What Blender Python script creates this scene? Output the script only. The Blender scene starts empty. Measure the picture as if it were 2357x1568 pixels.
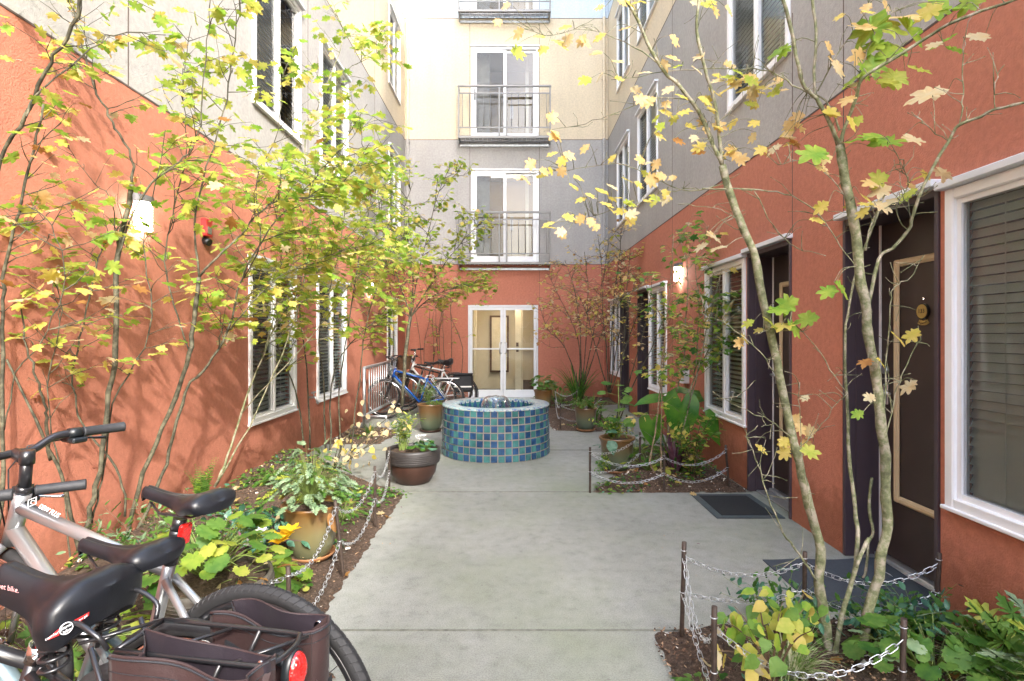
import bpy, math, random
import numpy as np
from mathutils import Vector, Matrix, Euler, Quaternion
random.seed(7); RNG = np.random.default_rng(11)
S = bpy.context.scene
COL = S.collection
R = math.radians
# photograph geometry: pixel (in a 2356 px wide copy) and depth -> world point
F, CX, CY, CH = 1276.0, 1181.0, 770.0, 1.45
def P(x, y, d): return Vector(((x-CX)/F*d, d, CH-(y-CY)/F*d))
XL, XR, YB = -2.50, 2.18, 12.76          # courtyard walls
def lerp(a, b, t): return a+(b-a)*t
def sstep(a, b, x):
    t = min(1, max(0, (x-a)/(b-a))); return t*t*(3-2*t)

# ---------------------------------------------------------------- materials
MATS = {}
def newmat(name):
    m = bpy.data.materials.new(name); m.use_nodes = True
    MATS[name] = m
    return m, m.node_tree, m.node_tree.nodes['Principled BSDF']
def c4(c): return (c[0], c[1], c[2], 1)
def noise(nt, scale, detail=4, rough=.55, coord='Object', vec=None):
    n = nt.nodes.new('ShaderNodeTexNoise'); n.inputs['Scale'].default_value = scale
    n.inputs['Detail'].default_value = detail; n.inputs['Roughness'].default_value = rough
    if vec is None:
        t = nt.nodes.new('ShaderNodeTexCoord'); vec = t.outputs[coord]
    nt.links.new(vec, n.inputs['Vector'])
    return n
def ramp(nt, src, stops):
    r = nt.nodes.new('ShaderNodeValToRGB'); e = r.color_ramp.elements
    while len(e) < len(stops): e.new(.5)
    for i, (p, c) in enumerate(stops):
        e[i].position = p; e[i].color = c4(c)
    nt.links.new(src, r.inputs['Fac'])
    return r
def bump(nt, b, src, strength, dist=.01, prev=None):
    n = nt.nodes.new('ShaderNodeBump'); n.inputs['Strength'].default_value = strength
    n.inputs['Distance'].default_value = dist
    nt.links.new(src, n.inputs['Height'])
    if prev: nt.links.new(prev.outputs['Normal'], n.inputs['Normal'])
    nt.links.new(n.outputs['Normal'], b.inputs['Normal'])
    return n
def mul(c, k): return (c[0]*k, c[1]*k, c[2]*k)
def pm(name, col, rough=.6, metal=0, var=.12, scale=9, bmp=0, bscale=60, bdist=.004, spec=None, coat=0):
    m, nt, b = newmat(name)
    n = noise(nt, scale)
    r = ramp(nt, n.outputs['Fac'], [(.3, mul(col, 1-var)), (.7, mul(col, 1+var))])
    nt.links.new(r.outputs['Color'], b.inputs['Base Color'])
    b.inputs['Roughness'].default_value = rough; b.inputs['Metallic'].default_value = metal
    if spec is not None: b.inputs['Specular IOR Level'].default_value = spec
    if coat: b.inputs['Coat Weight'].default_value = coat; b.inputs['Coat Roughness'].default_value = .08
    if bmp:
        n2 = noise(nt, bscale, 5); bump(nt, b, n2.outputs['Fac'], bmp, bdist)
    return m
def stucco(name, col, dirt=.11):
    m, nt, b = newmat(name)
    n1 = noise(nt, 1.1, 6, .6); n2 = noise(nt, 26, 4, .6)
    r1 = ramp(nt, n1.outputs['Fac'], [(.3, mul(col, 1-dirt)), (.7, mul(col, 1+dirt*.6))])
    r2 = ramp(nt, n2.outputs['Fac'], [(.3, (.86,)*3), (.7, (1.08,)*3)])
    mx = nt.nodes.new('ShaderNodeMix'); mx.data_type = 'RGBA'; mx.blend_type = 'MULTIPLY'
    mx.inputs['Factor'].default_value = 1
    nt.links.new(r1.outputs['Color'], mx.inputs['A']); nt.links.new(r2.outputs['Color'], mx.inputs['B'])
    # rain streaks: noise stretched along the vertical
    tc = nt.nodes.new('ShaderNodeTexCoord'); mp = nt.nodes.new('ShaderNodeMapping')
    mp.inputs['Scale'].default_value = (5, 5, .22); nt.links.new(tc.outputs['Object'], mp.inputs['Vector'])
    n4 = noise(nt, 1, 5, .6, vec=mp.outputs['Vector'])
    r4 = ramp(nt, n4.outputs['Fac'], [(.34, (.86, .86, .86)), (.56, (1, 1, 1))])
    my = nt.nodes.new('ShaderNodeMix'); my.data_type = 'RGBA'; my.blend_type = 'MULTIPLY'; my.inputs['Factor'].default_value = .35
    nt.links.new(mx.outputs['Result'], my.inputs['A']); nt.links.new(r4.outputs['Color'], my.inputs['B'])
    # splash dirt along the foot of the wall
    sz = nt.nodes.new('ShaderNodeSeparateXYZ'); nt.links.new(tc.outputs['Object'], sz.inputs[0])
    n5 = noise(nt, 7, 5, .65); ad = nt.nodes.new('ShaderNodeMath'); ad.operation = 'MULTIPLY_ADD'; ad.inputs[1].default_value = -.55
    nt.links.new(n5.outputs['Fac'], ad.inputs[0]); nt.links.new(sz.outputs['Z'], ad.inputs[2])
    r5 = ramp(nt, ad.outputs[0], [(.0, (.62, .62, .55)), (.16, (1, 1, 1))])
    mz = nt.nodes.new('ShaderNodeMix'); mz.data_type = 'RGBA'; mz.blend_type = 'MULTIPLY'; mz.inputs['Factor'].default_value = .8
    nt.links.new(my.outputs['Result'], mz.inputs['A']); nt.links.new(r5.outputs['Color'], mz.inputs['B'])
    nt.links.new(mz.outputs['Result'], b.inputs['Base Color'])
    b.inputs['Roughness'].default_value = .9; b.inputs['Specular IOR Level'].default_value = .2
    n3 = noise(nt, 95, 4, .6); bump(nt, b, n3.outputs['Fac'], .55, .012)
    return m
RED = (.505, .197, .130); GREY = (.415, .402, .385); CREAM = (.68, .585, .43); BLUE = (.60, .67, .72)
stucco('red_stucco', RED); stucco('grey_stucco', GREY); stucco('cream_stucco', CREAM, .06); stucco('blue_stucco', BLUE, .05)
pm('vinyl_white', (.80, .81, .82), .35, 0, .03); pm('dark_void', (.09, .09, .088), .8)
pm('joint_dark', (.10, .07, .06), .9); pm('flash_white', (.68, .71, .74), .4, 0, .05, 3)
pm('blind', (.76, .82, .74), .6, 0, .05); pm('blind_wood', (.30, .21, .10), .6)
pm('purple_paint', (.055, .039, .048), .42, 0, .08, 4); pm('door_brown', (.043, .031, .029), .42, 0, .1, 5)
pm('door_trim', (.56, .45, .29), .45, 0, .05); pm('aluminium', (.62, .64, .66), .35, .85, .08, 14)
pm('plaque_gold', (.42, .30, .09), .4, .3, .06); pm('black_plastic', (.011, .014, .016), .38, 0, .1)
pm('steel_grey', (.20, .195, .185), .42, .25, .08, 5); pm('galv', (.44, .46, .47), .38, .8, .2, 22)
pm('lamp_cap', (.13, .13, .135), .4, .2); pm('alarm_red', (.50, .03, .03), .4)
pm('tan_wall', (.52, .44, .32), .7, 0, .06, 2); pm('room_tan', (.42, .31, .19), .7, 0, .06, 2); pm('room_floor', (.06, .07, .07), .6); pm('room_white', (.60, .52, .38), .7, 0, .05)
pm('curtain', (.40, .36, .31), .8)
def emis(name, col, st):
    m, nt, b = newmat(name); b.inputs['Base Color'].default_value = c4(col)
    b.inputs['Emission Color'].default_value = c4(col); b.inputs['Emission Strength'].default_value = st
    return m
emis('lamp_glow', (1, .94, .84), 9); emis('panel_dim', (1, .85, .62), .9); emis('panel_glow', (1, .86, .68), 3.6)
def glass(name, tint=(.9, .95, .94), k=1.0):
    m, nt, b = newmat(name); nt.nodes.remove(b)
    out = nt.nodes['Material Output']
    t = nt.nodes.new('ShaderNodeBsdfTransparent'); t.inputs['Color'].default_value = c4(tint)
    g = nt.nodes.new('ShaderNodeBsdfGlossy'); g.inputs['Roughness'].default_value = .015
    n = noise(nt, 2.2, 1); bp = nt.nodes.new('ShaderNodeBump'); bp.inputs['Strength'].default_value = .05; bp.inputs['Distance'].default_value = .06
    nt.links.new(n.outputs['Fac'], bp.inputs['Height']); nt.links.new(bp.outputs['Normal'], g.inputs['Normal'])
    fr = nt.nodes.new('ShaderNodeFresnel'); fr.inputs['IOR'].default_value = 1.7
    mt = nt.nodes.new('ShaderNodeMath'); mt.operation = 'MULTIPLY'; mt.inputs[1].default_value = k; mt.use_clamp = True
    nt.links.new(fr.outputs[0], mt.inputs[0])
    mx = nt.nodes.new('ShaderNodeMixShader'); nt.links.new(mt.outputs[0], mx.inputs[0])
    nt.links.new(t.outputs[0], mx.inputs[1]); nt.links.new(g.outputs[0], mx.inputs[2])
    nt.links.new(mx.outputs[0], out.inputs['Surface'])
    return m
glass('window_glass', k=.85)
def screen_mat():
    m, nt, b = newmat('insect_screen'); out = nt.nodes['Material Output']
    b.inputs['Base Color'].default_value = (.10, .11, .11, 1); b.inputs['Roughness'].default_value = .7
    t = nt.nodes.new('ShaderNodeBsdfTransparent'); mx = nt.nodes.new('ShaderNodeMixShader'); mx.inputs[0].default_value = .18
    nt.links.new(t.outputs[0], mx.inputs[1]); nt.links.new(b.outputs[0], mx.inputs[2]); nt.links.new(mx.outputs[0], out.inputs['Surface'])
screen_mat()
def concrete():
    m, nt, b = newmat('concrete')
    n1 = noise(nt, .9, 6, .62); n2 = noise(nt, 150, 3, .75); n3 = noise(nt, 11, 6, .7); n4 = noise(nt, .55, 5, .6)
    base = ramp(nt, n1.outputs['Fac'], [(.3, (.205, .212, .190)), (.7, (.280, .286, .260))])
    sp = ramp(nt, n2.outputs['Fac'], [(.30, (.62,)*3), (.5, (1.0,)*3), (.70, (1.30,)*3)])
    bl = ramp(nt, n3.outputs['Fac'], [(.26, (.70,)*3), (.45, (.95,)*3), (.70, (1.10,)*3)])
    def mix(a, bb, mode, fac, facsrc=None):
        mx = nt.nodes.new('ShaderNodeMix'); mx.data_type = 'RGBA'; mx.blend_type = mode; mx.inputs['Factor'].default_value = fac
        if facsrc: nt.links.new(facsrc, mx.inputs['Factor'])
        nt.links.new(a, mx.inputs['A'])
        if isinstance(bb, tuple): mx.inputs['B'].default_value = c4(bb)
        else: nt.links.new(bb, mx.inputs['B'])
        return mx.outputs['Result']
    c = mix(base.outputs['Color'], sp.outputs['Color'], 'MULTIPLY', 1)
    c = mix(c, bl.outputs['Color'], 'MULTIPLY', 1)
    moss = ramp(nt, n4.outputs['Fac'], [(.45, (0,)*3), (.75, (.62,)*3)])
    c = mix(c, (.175, .21, .11), 'MIX', 0, moss.outputs['Color'])
    n5 = noise(nt, 46, 2, .4); spot = ramp(nt, n5.outputs['Fac'], [(.735, (0,)*3), (.75, (.6,)*3)])
    c = mix(c, (.10, .10, .085), 'MIX', 0, spot.outputs['Color'])
    nt.links.new(c, b.inputs['Base Color'])
    b.inputs['Roughness'].default_value = .82; b.inputs['Specular IOR Level'].default_value = .3
    bump(nt, b, n2.outputs['Fac'], .35, .004)
concrete()
pm('concrete_joint', (.14, .145, .12), .9, 0, .3, 30)
def soilmat():
    m, nt, b = newmat('soil')
    n1 = noise(nt, 60, 6, .75); n2 = noise(nt, 3, 4)
    r = ramp(nt, n1.outputs['Fac'], [(.3, (.030, .018, .011)), (.5, (.085, .052, .032)), (.62, (.16, .105, .07)), (.74, (.42, .34, .27))])
    nt.links.new(r.outputs['Color'], b.inputs['Base Color']); b.inputs['Roughness'].default_value = .95
    bump(nt, b, n1.outputs['Fac'], 1.0, .03)
soilmat()
def leafmat(name, cA, cB, lo=.38, hi=.62, scale=14, tr=.58, rough=.5):
    m, nt, b = newmat(name); out = nt.nodes['Material Output']
    n = noise(nt, scale, 3, .6)
    r = ramp(nt, n.outputs['Fac'], [(lo, cA), (hi, cB)])
    nt.links.new(r.outputs['Color'], b.inputs['Base Color']); b.inputs['Roughness'].default_value = rough
    b.inputs['Specular IOR Level'].default_value = .35
    t = nt.nodes.new('ShaderNodeBsdfTranslucent'); nt.links.new(r.outputs['Color'], t.inputs['Color'])
    mx = nt.nodes.new('ShaderNodeMixShader'); mx.inputs[0].default_value = tr
    nt.links.new(b.outputs[0], mx.inputs[1]); nt.links.new(t.outputs[0], mx.inputs[2]); nt.links.new(mx.outputs[0], out.inputs['Surface'])
    return m
leafmat('leaf_green', (.20, .38, .045), (.37, .48, .07)); leafmat('leaf_lime', (.36, .46, .06), (.56, .55, .12))
leafmat('leaf_yellow', (.60, .52, .10), (.70, .57, .17)); leafmat('leaf_orange', (.68, .46, .17), (.72, .56, .28))
leafmat('leaf_pale', (.68, .60, .38), (.70, .55, .30)); leafmat('leaf_brown', (.36, .17, .05), (.50, .26, .08))
leafmat('leaf_deep', (.05, .15, .03), (.11, .25, .035)); leafmat('leaf_teal', (.035, .12, .065), (.10, .22, .14), tr=.25, rough=.35)
leafmat('leaf_silver', (.15, .24, .12), (.26, .35, .20), tr=.25); leafmat('leaf_fresh', (.095, .22, .038), (.18, .32, .06))
leafmat('leaf_purple', (.11, .04, .07), (.20, .09, .12), tr=.2); leafmat('leaf_cream', (.62, .62, .42), (.30, .40, .14), .45, .55, 40)
leafmat('petal_white', (.80, .78, .76), (.82, .80, .78), tr=.3); leafmat('petal_yellow', (.80, .50, .02), (.85, .62, .04))
leafmat('leaf_taro', (.05, .19, .025), (.12, .30, .03), scale=6, tr=.5, rough=.35)
def barkmat(name, cA, cB, s=26):
    m, nt, b = newmat(name)
    n = noise(nt, s, 5, .65); n2 = noise(nt, 5, 3)
    r = ramp(nt, n.outputs['Fac'], [(.34, mul(cA, .55)), (.46, cA), (.62, cB)])
    r2 = ramp(nt, n2.outputs['Fac'], [(.35, (.7,)*3), (.65, (1.15,)*3)])
    mx = nt.nodes.new('ShaderNodeMix'); mx.data_type = 'RGBA'; mx.blend_type = 'MULTIPLY'; mx.inputs['Factor'].default_value = 1
    nt.links.new(r.outputs['Color'], mx.inputs['A']); nt.links.new(r2.outputs['Color'], mx.inputs['B'])
    nt.links.new(mx.outputs['Result'], b.inputs['Base Color']); b.inputs['Roughness'].default_value = .8
    bump(nt, b, n.outputs['Fac'], .6, .006)
barkmat('bark_green', (.15, .165, .075), (.33, .295, .22)); barkmat('bark_grey', (.055, .052, .030), (.125, .115, .072)); barkmat('bark_pale', (.22, .15, .085), (.34, .26, .17))
pm('post_iron', (.045, .030, .022), .65, .2, .35, 40, .3, 80); pm('chain_zinc', (.52, .54, .56), .3, .75, .06)
pm('rubber_mat', (.008, .010, .012), .85, 0, .2, 60, .5, 220, .003); pm('rubber_edge', (.045, .06, .065), .7, 0, .2, 40); pm('mat_blue', (.036, .046, .058), .85, 0, .12, 50, .6, 260, .003)
def glaze(name, top, mid, low, z0, z1):
    m, nt, b = newmat(name)
    t = nt.nodes.new('ShaderNodeTexCoord'); s = nt.nodes.new('ShaderNodeSeparateXYZ'); nt.links.new(t.outputs['Object'], s.inputs[0])
    n = noise(nt, 9, 4); a = nt.nodes.new('ShaderNodeMath'); a.operation = 'MULTIPLY_ADD'; a.inputs[1].default_value = .12
    nt.links.new(n.outputs['Fac'], a.inputs[0]); nt.links.new(s.outputs['Z'], a.inputs[2])
    mr = nt.nodes.new('ShaderNodeMapRange'); mr.inputs[1].default_value = z0+.06; mr.inputs[2].default_value = z1+.06
    nt.links.new(a.outputs[0], mr.inputs[0])
    r = ramp(nt, mr.outputs[0], [(.08, low), (.5, mid), (.74, lerp3(mid, top, .5)), (.92, top)])
    nt.links.new(r.outputs['Color'], b.inputs['Base Color']); b.inputs['Roughness'].default_value = .28; b.inputs['Coat Weight'].default_value = .3
def lerp3(a, b, t): return tuple(lerp(x, y, t) for x, y in zip(a, b))
glaze('glaze_tan', (.16, .078, .022), (.155, .135, .062), (.11, .13, .075), 0, .33)
glaze('glaze_green', (.125, .068, .026), (.085, .10, .058), (.05, .075, .05), 0, .34)
pm('pot_dark', (.034, .030, .029), .5, 0, .25, 8, .2, 60); pm('pot_rust', (.048, .022, .015), .42, 0, .35, 7); pm('pot_clay', (.28, .13, .055), .55, 0, .2, 9)
pm('pot_grey', (.075, .066, .055), .6, 0, .2, 10, .3, 90)
pm('tile_teal', (.042, .145, .142), .26, 0, .35, 9); pm('tile_blue', (.020, .062, .145), .26, 0, .40, 9)
pm('grout', (.20, .18, .155), .9, 0, .15, 40)
def mosaic():
    m, nt, b = newmat('mosaic')
    t = nt.nodes.new('ShaderNodeTexCoord')
    v = nt.nodes.new('ShaderNodeTexVoronoi'); v.inputs['Scale'].default_value = 34; nt.links.new(t.outputs['Object'], v.inputs['Vector'])
    v2 = nt.nodes.new('ShaderNodeTexVoronoi'); v2.feature = 'DISTANCE_TO_EDGE'; v2.inputs['Scale'].default_value = 34; nt.links.new(t.outputs['Object'], v2.inputs['Vector'])
    s = nt.nodes.new('ShaderNodeSeparateColor'); nt.links.new(v.outputs['Color'], s.inputs[0])
    r = ramp(nt, s.outputs[0], [(.0, (.04, .10, .26)), (.18, (.10, .25, .28)), (.38, (.30, .40, .40)), (.6, (.20, .34, .36)), (.8, (.36, .40, .37)), (1, (.14, .22, .38))])
    r.color_ramp.interpolation = 'CONSTANT'
    e = ramp(nt, v2.outputs['Distance'], [(.04, (0,)*3), (.09, (1,)*3)])
    mx = nt.nodes.new('ShaderNodeMix'); mx.data_type = 'RGBA'; nt.links.new(e.outputs['Color'], mx.inputs['Factor'])
    mx.inputs['A'].default_value = (.28, .28, .27, 1); nt.links.new(r.outputs['Color'], mx.inputs['B'])
    nt.links.new(mx.outputs['Result'], b.inputs['Base Color']); b.inputs['Roughness'].default_value = .35
    bump(nt, b, e.outputs['Color'], .4, .004)
mosaic()
def watermat():
    m, nt, b = newmat('water'); nt.nodes.remove(b); out = nt.nodes['Material Output']
    g = nt.nodes.new('ShaderNodeBsdfGlossy'); g.inputs['Roughness'].default_value = .03
    t = nt.nodes.new('ShaderNodeBsdfTransparent'); t.inputs['Color'].default_value = (.88, .93, .94, 1)
    n = noise(nt, 14, 2); bp = nt.nodes.new('ShaderNodeBump'); bp.inputs['Strength'].default_value = .5; bp.inputs['Distance'].default_value = .03
    nt.links.new(n.outputs['Fac'], bp.inputs['Height']); nt.links.new(bp.outputs['Normal'], g.inputs['Normal'])
    lw = nt.nodes.new('ShaderNodeLayerWeight'); lw.inputs['Blend'].default_value = .62
    mx = nt.nodes.new('ShaderNodeMixShader'); k_ = nt.nodes.new('ShaderNodeMath'); k_.operation = 'MULTIPLY'; k_.inputs[1].default_value = .62; nt.links.new(lw.outputs['Facing'], k_.inputs[0]); nt.links.new(k_.outputs[0], mx.inputs[0])
    nt.links.new(t.outputs[0], mx.inputs[1]); nt.links.new(g.outputs[0], mx.inputs[2]); nt.links.new(mx.outputs[0], out.inputs['Surface'])
watermat()
def reflector(name, col):
    m, nt, b = newmat(name); b.inputs['Base Color'].default_value = c4(col); b.inputs['Roughness'].default_value = .12; b.inputs['Coat Weight'].default_value = 1
    t = nt.nodes.new('ShaderNodeTexCoord'); v = nt.nodes.new('ShaderNodeTexVoronoi'); v.inputs['Scale'].default_value = 160; nt.links.new(t.outputs['Object'], v.inputs['Vector'])
    bump(nt, b, v.outputs['Distance'], .6, .004)
reflector('reflect_red', (.62, .012, .010)); reflector('reflect_amber', (.75, .28, .01))
pm('bike_silver', (.46, .47, .48), .30, .75, .04, 6, coat=.4); pm('bike_black', (.016, .016, .018), .3, .1, .1, 6, coat=.5)
pm('bike_blue', (.010, .095, .40), .25, .1, .06, 6, coat=.6); pm('bike_white', (.70, .72, .74), .3, .1, .05, coat=.4); pm('bike_teal', (.20, .27, .29), .35, .5, .1, 6, coat=.3)
pm('tyre', (.017, .017, .018), .72, 0, .2, 50, .3, 160, .002); pm('chrome', (.72, .72, .73), .14, 1, .03); pm('saddle_vinyl', (.008, .009, .012), .40, 0, .25, 30, .12, 260, .002)
pm('rubber_grip', (.022, .023, .026), .62, 0, .2, 40, .3, 300, .002); pm('saddle_brown', (.11, .05, .028), .45, 0, .2, 14)
def bagmat(name, col):
    m, nt, b = newmat(name); n = noise(nt, 4, 3)
    r = ramp(nt, n.outputs['Fac'], [(.3, mul(col, .8)), (.7, mul(col, 1.2))]); nt.links.new(r.outputs['Color'], b.inputs['Base Color'])
    b.inputs['Roughness'].default_value = .62; b.inputs['Sheen Weight'].default_value = .04
    n2 = noise(nt, 380, 2); bp = bump(nt, b, n2.outputs['Fac'], .25, .002); n3 = noise(nt, 10, 3); bump(nt, b, n3.outputs['Fac'], .35, .02, bp)
bagmat('bag_plum', (.027, .0115, .011)); bagmat('bag_lining', (.014, .009, .0145)); pm('strap_black', (.014, .016, .020), .7, 0, .2, 60, .6, 300, .003)
pm('text_white', (.78, .78, .78), .5, 0, .02); pm('text_red', (.60, .03, .03), .5, 0, .05); pm('text_pink', (.55, .30, .30), .5); pm('text_dark', (.03, .025, .02), .5)
pm('brick_dark', (.12, .07, .05), .9); pm('wicker', (.12, .06, .03), .7, 0, .4, 60, .6, 120, .006); pm('stone_pale', (.42, .40, .36), .8, 0, .2, 20); pm('roof_grey', (.22, .22, .22), .9)

# ---------------------------------------------------------------- mesh building
class MB:
    def __init__(s): s.v = []; s.f = []; s.m = []; s.sm = []
    def quad(s, a, b, c, d, mat=0, smooth=False):
        i = len(s.v); s.v += [Vector(a), Vector(b), Vector(c), Vector(d)]; s.f.append((i, i+1, i+2, i+3)); s.m.append(mat); s.sm.append(smooth)
    def poly(s, pts, mat=0):
        i = len(s.v); s.v += [Vector(p) for p in pts]; s.f.append(tuple(range(i, i+len(pts)))); s.m.append(mat); s.sm.append(False)
    def grid(s, rows, mat=0, smooth=True, closeu=False, closev=False, flip=False):
        i = len(s.v); n = len(rows); k = len(rows[0])
        for r in rows: s.v += [Vector(p) for p in r]
        for a in range(n if closev else n-1):
            for b in range(k if closeu else k-1):
                q = (i+a*k+b, i+a*k+(b+1) % k, i+((a+1) % n)*k+(b+1) % k, i+((a+1) % n)*k+b)
                s.f.append(q[::-1] if flip else q); s.m.append(mat); s.sm.append(smooth)
    def box(s, c, sz, mat=0, M=None, bev=0):
        c = Vector(c); h = Vector(sz)/2
        i = len(s.v)
        b = min(bev, min(h)*.9)
        if b <= 0:
            for dx, dy, dz in ((-1,-1,-1),(1,-1,-1),(1,1,-1),(-1,1,-1),(-1,-1,1),(1,-1,1),(1,1,1),(-1,1,1)):
                p = Vector((dx*h.x, dy*h.y, dz*h.z)); p = (M @ p if M else p)+c; s.v.append(p)
            for q in ((0,3,2,1),(4,5,6,7),(0,1,5,4),(1,2,6,5),(2,3,7,6),(3,0,4,7)):
                s.f.append(tuple(i+k for k in q)); s.m.append(mat); s.sm.append(False)
        else:
            idx = {}
            for sx in (-1, 1):
                for sy in (-1, 1):
                    for sz_ in (-1, 1):
                        for ax in range(3):
                            p = [sx*(h.x-b), sy*(h.y-b), sz_*(h.z-b)]; sg = (sx, sy, sz_)
                            p[ax] = sg[ax]*h[ax]
                            p = Vector(p); p = (M @ p if M else p)+c
                            idx[(sx, sy, sz_, ax)] = len(s.v); s.v.append(p)
            def face(ids, nrm):
                a, bb, cc = (s.v[k] for k in ids[:3])
                n = (bb-a).cross(cc-a); nn = (M @ nrm if M else nrm)
                if n.dot(nn) < 0: ids = ids[::-1]
                s.f.append(tuple(ids)); s.m.append(mat); s.sm.append(False)
            for ax in range(3):
                o = [k for k in range(3) if k != ax]
                for sg in (-1, 1):
                    ids = []
                    for a, bb in ((-1,-1),(1,-1),(1,1),(-1,1)):
                        k = [0,0,0]; k[ax] = sg; k[o[0]] = a; k[o[1]] = bb; ids.append(idx[(*k, ax)])
                    n = Vector((0,0,0)); n[ax] = sg; face(ids, n)
                for a in (-1, 1):
                    for bb in (-1, 1):
                        k1 = [0,0,0]; k1[o[0]] = a; k1[o[1]] = bb; k2 = list(k1); k1[ax] = -1; k2[ax] = 1
                        ids = [idx[(*k1, o[0])], idx[(*k2, o[0])], idx[(*k2, o[1])], idx[(*k1, o[1])]]
                        n = Vector((0,0,0)); n[o[0]] = a; n[o[1]] = bb; face(ids, n)
            for sx in (-1, 1):
                for sy in (-1, 1):
                    for sz_ in (-1, 1):
                        face([idx[(sx, sy, sz_, 0)], idx[(sx, sy, sz_, 1)], idx[(sx, sy, sz_, 2)]], Vector((sx, sy, sz_)))
    def tube(s, pts, rad, n=8, mat=0, cap=True, smooth=True, closed=False):
        pts = [Vector(p) for p in pts]; k = len(pts)
        if not hasattr(rad, '__len__'): rad = [rad]*k
        rows = []; prev = None
        for i in range(k):
            if closed: t = (pts[(i+1) % k]-pts[i-1])
            else: t = (pts[min(i+1, k-1)]-pts[max(i-1, 0)])
            if t.length < 1e-9: t = Vector((0, 0, 1))
            t.normalize()
            if prev is None:
                a = Vector((0, 0, 1)) if abs(t.z) < .9 else Vector((1, 0, 0))
                u = t.cross(a).normalized()
            else:
                u = (prev-t*prev.dot(t))
                u = u.normalized() if u.length > 1e-6 else t.orthogonal().normalized()
            prev = u; w = t.cross(u)
            rows.append([pts[i]+(u*math.cos(2*math.pi*j/n)+w*math.sin(2*math.pi*j/n))*rad[i] for j in range(n)])
        b = len(s.v)
        s.grid(rows, mat, smooth, closeu=True, closev=closed)
        if cap and not closed:
            s.f.append(tuple(b+j for j in range(n))[::-1]); s.m.append(mat); s.sm.append(False)
            s.f.append(tuple(b+(k-1)*n+j for j in range(n))); s.m.append(mat); s.sm.append(False)
    def lathe(s, prof, n=32, mat=0, c=(0, 0, 0), smooth=True, wob=None):
        c = Vector(c)
        rows = [[c+Vector((r*math.cos(2*math.pi*j/n), r*math.sin(2*math.pi*j/n), z)) for j in range(n)] for r, z in prof]
        s.grid(rows, mat, smooth, closeu=True)
    def build(s, name, mats, parent=None, auto=False, bevel=0):
        me = bpy.data.meshes.new(name)
        o = bpy.data.objects.new(name, me); COL.objects.link(o)
        root = parent
        while root is not None and root.parent is not None: root = root.parent
        off = root.location.copy() if (root is not None and not root.get('_local')) else Vector((0, 0, 0))
        me.from_pydata([tuple(p-off) for p in s.v], [], s.f)
        if isinstance(mats, str): mats = [mats]
        for m in mats: me.materials.append(MATS[m])
        me.polygons.foreach_set('material_index', s.m); me.polygons.foreach_set('use_smooth', s.sm); me.update()
        if parent is not None: o.parent = parent
        if bevel:
            md = o.modifiers.new('bevel', 'BEVEL'); md.width = bevel; md.segments = 2; md.limit_method = 'ANGLE'
        return o
def thing(name, label, cat, loc=(0, 0, 0), group=None, rz=0, local=False):
    o = bpy.data.objects.new(name, None); COL.objects.link(o); o.location = loc; o.rotation_euler = (0, 0, rz); o.empty_display_size = .1
    tag(o, label, cat, group)
    if local: o['_local'] = 1
    return o
def tag(o, label, cat, group=None):
    o['label'] = label; o['category'] = cat
    if group: o['group'] = group
    return o
def kind(o, k): o['kind'] = k; return o
def copy_tree(o, parent=None):
    c = o.copy(); COL.objects.link(c); c.parent = parent
    for ch in list(o.children): copy_tree(ch, c)
    return c
def text_mesh(txt, size, M, name, mat, parent, depth=.0006, align='CENTER', shear=0, sp=1):
    cu = bpy.data.curves.new(name, 'FONT'); cu.body = txt; cu.size = size; cu.align_x = align; cu.align_y = 'CENTER'; cu.extrude = depth; cu.shear = shear; cu.space_character = sp
    tmp = bpy.data.objects.new('tmp', cu); COL.objects.link(tmp)
    dg = bpy.context.evaluated_depsgraph_get(); me = bpy.data.meshes.new_from_object(tmp.evaluated_get(dg))
    bpy.data.objects.remove(tmp); bpy.data.curves.remove(cu)
    root = parent
    while root.parent is not None: root = root.parent
    off = Vector((0, 0, 0)) if root.get('_local') else root.location
    me.transform(Matrix.Translation(-Vector(off)) @ M)
    me.materials.clear(); me.materials.append(MATS[mat])
    o = bpy.data.objects.new(name, me); COL.objects.link(o); o.parent = parent
    return o
def frame_M(o, x, y):
    x = Vector(x).normalized(); y = Vector(y); y = (y-x*x.dot(y)).normalized(); z = x.cross(y)
    M = Matrix((x, y, z)).transposed().to_4x4(); M.translation = Vector(o); return M
def crom(pts, per=5):
    """Catmull-Rom through points"""
    pts = [Vector(p) for p in pts]
    if len(pts) < 3: return [pts[0].lerp(pts[-1], i/per) for i in range(per+1)]
    ext = [pts[0]*2-pts[1]]+pts+[pts[-1]*2-pts[-2]]; out = []
    for i in range(1, len(ext)-2):
        a, b, c, d = ext[i-1:i+3]
        for k in range(per):
            t = k/per
            out.append(.5*((2*b)+(c-a)*t+(2*a-5*b+4*c-d)*t*t+(3*b-a-3*c+d)*t**3))
    out.append(pts[-1]); return out

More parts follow.
